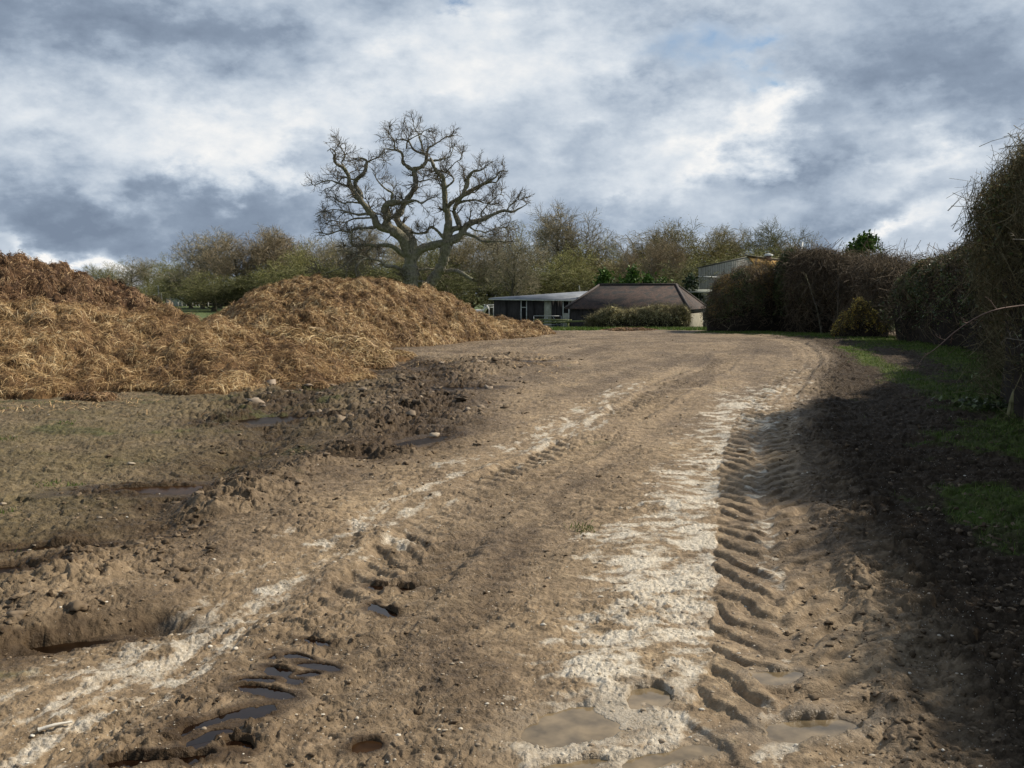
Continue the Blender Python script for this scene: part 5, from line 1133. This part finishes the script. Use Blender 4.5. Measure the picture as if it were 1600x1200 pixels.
hedge('ivy_hedge', [(13.8, 26.4, 1.4, 3.0), (14.4, 30.0, 1.5, 2.95), (14.6, 33.5, 1.5, 2.75), (14.4, 36.2, 1.3, 2.3)], 'dark ivy covered stretch of hedge right of the golden bush', 7000, 90000, [(M_hgreen, .85, 0), (M_hbrown, .15, .5)], seed=4, tw=.007, leafsz=.075, topup=.2, core=.8, rnd_=(.1, .1))
hedge('bare_hedge', [(14.7, 37.4, 1.0, 2.5), (14.7, 40.5, .9, 2.7), (14.5, 42.8, .9, 2.9)], 'thin bare stretch of hedge one can see the white roof through', 9000, 14000, [(M_hbrown, .6, 0), (M_hol, .4, 0)], seed=5, tw=.008, tl=(.4, 1.1), leafsz=.06, coreon=False, topup=.5, skin=.5, rnd_=(.1, .1))
hedge('bare_hedge', [(14.6, 43.0, 1.1, 3.1), (13.4, 44.2, 1.2, 3.35), (12.3, 44.9, 1.2, 3.5)], 'brown twiggy stretch of hedge between the ivy clump and the thin gap', 14000, 34000, [(M_hbrown, .6, .1), (M_hgreen, .4, 0)], seed=6, tw=.008, tl=(.3, .9), leafsz=.06, core=.66, topup=.4, rnd_=(.1, .1))
hedge('ivy_clump', [(12.9, 45.0, 1.0, 3.3), (12.4, 45.3, 1.1, 3.6), (11.9, 45.7, 1.0, 3.3)], 'tallest dark ivy clump in the far hedge, below the two poles', 2500, 50000, [(M_hgreen, 1, 0)], seed=7, tw=.007, leafsz=.08, lump=.25, core=.8, rnd_=(.35, .35))
hedge('hedge', [(8.75, 45.4, 1.2, 1.7), (9.6, 45.7, 1.4, 2.3), (10.6, 46.1, 1.45, 2.75), (11.7, 46.4, 1.4, 3.1)], 'rounded left end of the far hedge, golden brown on top, beside the cream barn wall', 6000, 100000, [(M_hbrown, .30, .35), (M_hgold, .40, .55), (M_hgreen, .40, 0)], seed=8, tw=.007, leafsz=.065, tl=(.2, .5), topup=.15, core=.78, rnd_=(.5, .1))
hedge('low_hedge', [(5.4, 74, .7, 1.0), (7.0, 74.3, .8, 1.45), (9.5, 74.5, .8, 1.6), (11.5, 74.6, .8, 1.7), (12.9, 74.8, .7, 1.6)], 'low clipped pale green and brown hedge in front of the tiled barn', 9000, 50000, [(M_hstraw, .65, .1), (M_hol, .35, 0)], seed=9, tw=.010, tl=(.2, .5), leafsz=.10, twm=M_moss, lump=.16, core=.75, rnd_=(.35, .35))
hedge('golden_bush', [(12.0, 38.3, .4, .5), (12.55, 38.1, .5, 1.0), (12.9, 38.0, .5, 1.45), (13.4, 37.8, .5, 1.1), (13.8, 37.6, .4, .8)], 'small golden leaved bush at the foot of the hedge, left of the dark ivy', 2500, 14000, [(M_gold, .5, 0), (M_hol, .5, 0)], seed=10, tw=.005, leafsz=.07, cat='bush', tl=(.15, .4), lump=.3, rnd_=(.3, .3))
hedge('field_hedge', [(-88, 206, 1.5, 2.4), (-80, 207, 1.5, 2.2), (-74, 208, 1.4, 2.0), (-71, 208, 1.2, 1.6)], 'low dark brown field hedge far off left of the field shelter', 3000, 14000, [(M_hbrown, .7, 0), (M_hol, .3, 0)], seed=11, tw=.03, leafsz=.25, tl=(.3, .7))
hedge('field_hedge', [(-70.5, 214, 1.6, 2.2), (-65, 215, 1.8, 3.0), (-59, 215, 1.8, 2.6), (-53, 214, 1.6, 2.8)], 'olive brown scrubby field hedge right of the field shelter, behind the pale posts', 3000, 16000, [(M_hbrown, .4, 0), (M_hol, .6, 0)], seed=12, tw=.03, leafsz=.25, tl=(.3, .7), lump=.4)

# ---- bare stems inside the thin hedge, trunk at the right edge, arching bramble
def stem(name, pts, r0, r1, mat, label, cat, sides=7, twn=0, tlen=.3, seed=0, group=None):
    rg = np.random.RandomState(seed); pts = np.array(pts, float); O = pts[0].copy(); P = catmull(pts, 16)[None]-O; Rr = np.linspace(r0, r1, 16)[None]
    A = Acc(); A.add(tubes(P, Rr, sides, .2), .5)
    if twn:
        P1, R1 = grow(P, Rr, twn, .15, 1, tlen, 55, .12, .03, 5, .55, rg, rmin=r1*.6); A.add(tubes(P1, R1, 4), rg.rand(len(P1)))
        P2, R2 = grow(P1, R1, 3, .3, 1, tlen*.35, 50, .1, .02, 3, .6, rg, rmin=r1*.5); A.add(tubes(P2, R2, 3), rg.rand(len(P2)))
    o = A.build(name, mat); o.location = O; tag(o, label, cat, group); return o
for i, (x, y, dx, h, lb) in enumerate([(12.85, 42.4, -.75, 2.5, 'pale forked stem leaning left in the twiggy hedge'), (13.3, 42.0, .05, 2.2, 'upright grey stem in the middle of the twiggy hedge'), (13.7, 41.6, .1, 2.0, 'thin upright stem right of the grey one in the twiggy hedge'), (14.2, 40.0, .0, 2.9, 'straight greenish stem behind the golden bush'), (14.75, 39.0, .05, 2.3, 'straight pale stem right of the golden bush')]):
    stem('sapling', [(x, y, -.1), (x+dx*.35, y-.05, h*.4), (x+dx, y+.1, h)], .05, .018, M_trunk, lb, 'sapling', twn=12, tlen=.5, seed=i, group='bare stems in the thin hedge')
b0 = gp(1578, 652); zt = ground_z(*b0)
stem('tree_stump', [(b0[0], b0[1], zt-.1), (b0[0]+.06, b0[1], zt+.22), (b0[0]+.14, b0[1]+.02, zt+.55), (b0[0]+.3, b0[1]+.2, zt+1.2)], .065, .045, simple('mossy_trunk', (.10, .10, .035), (.30, .28, .15), 6), 'short mossy sunlit trunk at the foot of the hedge, at the right edge', 'trunk', twn=4, tlen=.4)
D = 6.4
stem('bramble', [at(1680, 470, D+.4), at(1600, 477, D+.2), at(1560, 483, D), at(1530, 494, D), at(1495, 516, D), at(1462, 545, D), at(1445, 556, D), at(1434, 572, D)], .0055, .0016, rndmat('bramble_cane', [(0, (.10, .06, .045)), (1, (.26, .19, .16))]), 'long thin thorny cane arching left out of the hedge over the verge', 'bramble', sides=6, twn=9, tlen=.10, seed=4)
stem('bramble', [at(1690, 380, 8.0), at(1640, 376, 8.0), at(1582, 374, 8.0)], .008, .004, M_pale, 'pale broken twig poking in from the right edge, high on the tall bush', 'twig', sides=6, twn=3, tlen=.15, seed=6)
stem('bramble', [at(1680, 540, 7.0), at(1598, 532, 7), at(1572, 528, 7)], .006, .002, M_pale, 'pale forked twig at the right edge below the arching cane', 'twig', sides=6, twn=5, tlen=.12, seed=7)
stem('stick', [(*gp(60, 1150), ground_z(*gp(60, 1150))+.012), (*gp(85, 1146), ground_z(*gp(85, 1146))+.022), (*gp(113, 1139), ground_z(*gp(113, 1139))+.02)], .008, .004, simple('bleached_stick', (.6, .56, .48), (.8, .76, .68), 9), 'short bleached white stick lying on the track at the bottom left', 'stick', sides=6)

# ================================================================ GRASS
M_grass = rndmat('grass', [(0, (.035, .065, .010)), (.5, (.085, .150, .020)), (.85, (.150, .205, .045)), (1, (.28, .25, .11))], patch=.3, pscale=.8, trans=.25, rough=.6)
def grass(name, X, Y, hmin, hmax, label, seed=0, w=.004, cat='grass', kind='stuff', group=None):
    rg = np.random.RandomState(seed); n = len(X); Z = ground(X, Y); d = rg.randn(n, 3)*.45+[0, 0, 1]; d /= np.linalg.norm(d, axis=1, keepdims=True); L = rg.uniform(hmin, hmax, n)[:, None]
    p = np.stack([X, Y, Z-.01], 1); O = np.array([X.mean(), Y.mean(), Z.mean()]) if kind != 'stuff' else np.zeros(3); s = np.stack([d[:, 1], -d[:, 0], 0*d[:, 0]+.01], 1)+rg.randn(n, 3)*.3; s /= np.linalg.norm(s, axis=1, keepdims=True)
    P = np.stack([p, p+d*L*.55, p+d*L+s*L*.15-[0, 0, .1]*L], 1)-O; A = Acc(); W = np.full((n, 3), w)*np.array([1, .8, .15])*(1+Y[:, None]*.05); A.add(ribbons(P, W, s), rg.rand(n)); o = A.build(name, M_grass); o.location = O
    return tag(o, label, cat, group, kind if kind == 'stuff' else None)
rg = np.random.RandomState(3); n = 420000; X = rg.uniform(1.5, 17, n).astype(f32); Y = (4.5+41*rg.rand(n)**.9).astype(f32); k = (X < .72*Y+.5) & (X > .12*Y); X, Y = X[k], Y[k]
_, mk = ground(X, Y, True); k = rg.rand(len(X)) < mk['grass']*.9*(Y > 4); grass('verge_grass', X[k], Y[k], .03, .10, 'short green grass on the verge at the foot of the right hedge', 1)
n = 26000; X = rg.uniform(-1, 18, n).astype(f32); Y = rg.uniform(68, 80, n).astype(f32); grass('yard_grass', X, Y, .1, .35, 'longer grass around the rails and low hedge before the barns', 2, w=.012)
WD = [(910, 829, .05, 'tiny green weed growing alone in the middle of the track'), (80, 755, .06, 'small green weed tuft on the olive mud at the left'), (45, 860, .05, 'green weed tuft left of the dark puddle, near the left edge'), (20, 640, .10, 'green grass tuft at the foot of the straw heap near the left edge'),
      (75, 632, .10, 'bright grass tuft beside the fallen straw at the heap foot'), (10, 690, .07, 'green tuft at the left edge between heap and puddles'), (5, 797, .05, 'green tuft at the left edge beside the yellowish pebble'), (105, 662, .06, 'faint green tuft below the reddish dung clump'), (118, 757, .04, 'tiny green tuft right of the left weed tuft')]
for i, (px, py, r, lb) in enumerate(WD):
    x, y = gp(px, py); n = 90; X = (x+rg.randn(n)*r).astype(f32); Y = (y+rg.randn(n)*r).astype(f32); grass('weed_tuft', X, Y, .02, .06, lb, 20+i, w=.005, cat='weed', kind=None, group='weeds on the mud')
x, y = gp(1545, 645); rgx = np.random.RandomState(9); n = 260; P = np.stack([x+rgx.randn(n)*.28, y+rgx.randn(n)*.2, .02+rgx.rand(n)*.14], 1); z0 = ground_z(x, y); A = Acc(); A.add(leaves(P-[x, y, 0], .075*rgx.uniform(.6, 1.3, n), rgx), rgx.rand(n))
P1 = np.array([[[0, 0, 0], [rgx.randn()*.15, rgx.randn()*.1, .06], [rgx.randn()*.3, rgx.randn()*.2, .10]] for _ in range(30)]); A.add(tubes(P1, np.full((30, 3), .003), 3), .2); o = A.build('ground_ivy', M_hgreen, smooth=False); o.location = (x, y, z0); tag(o, 'low clump of dark ivy leaves beside the mossy trunk at the right edge', 'ivy')
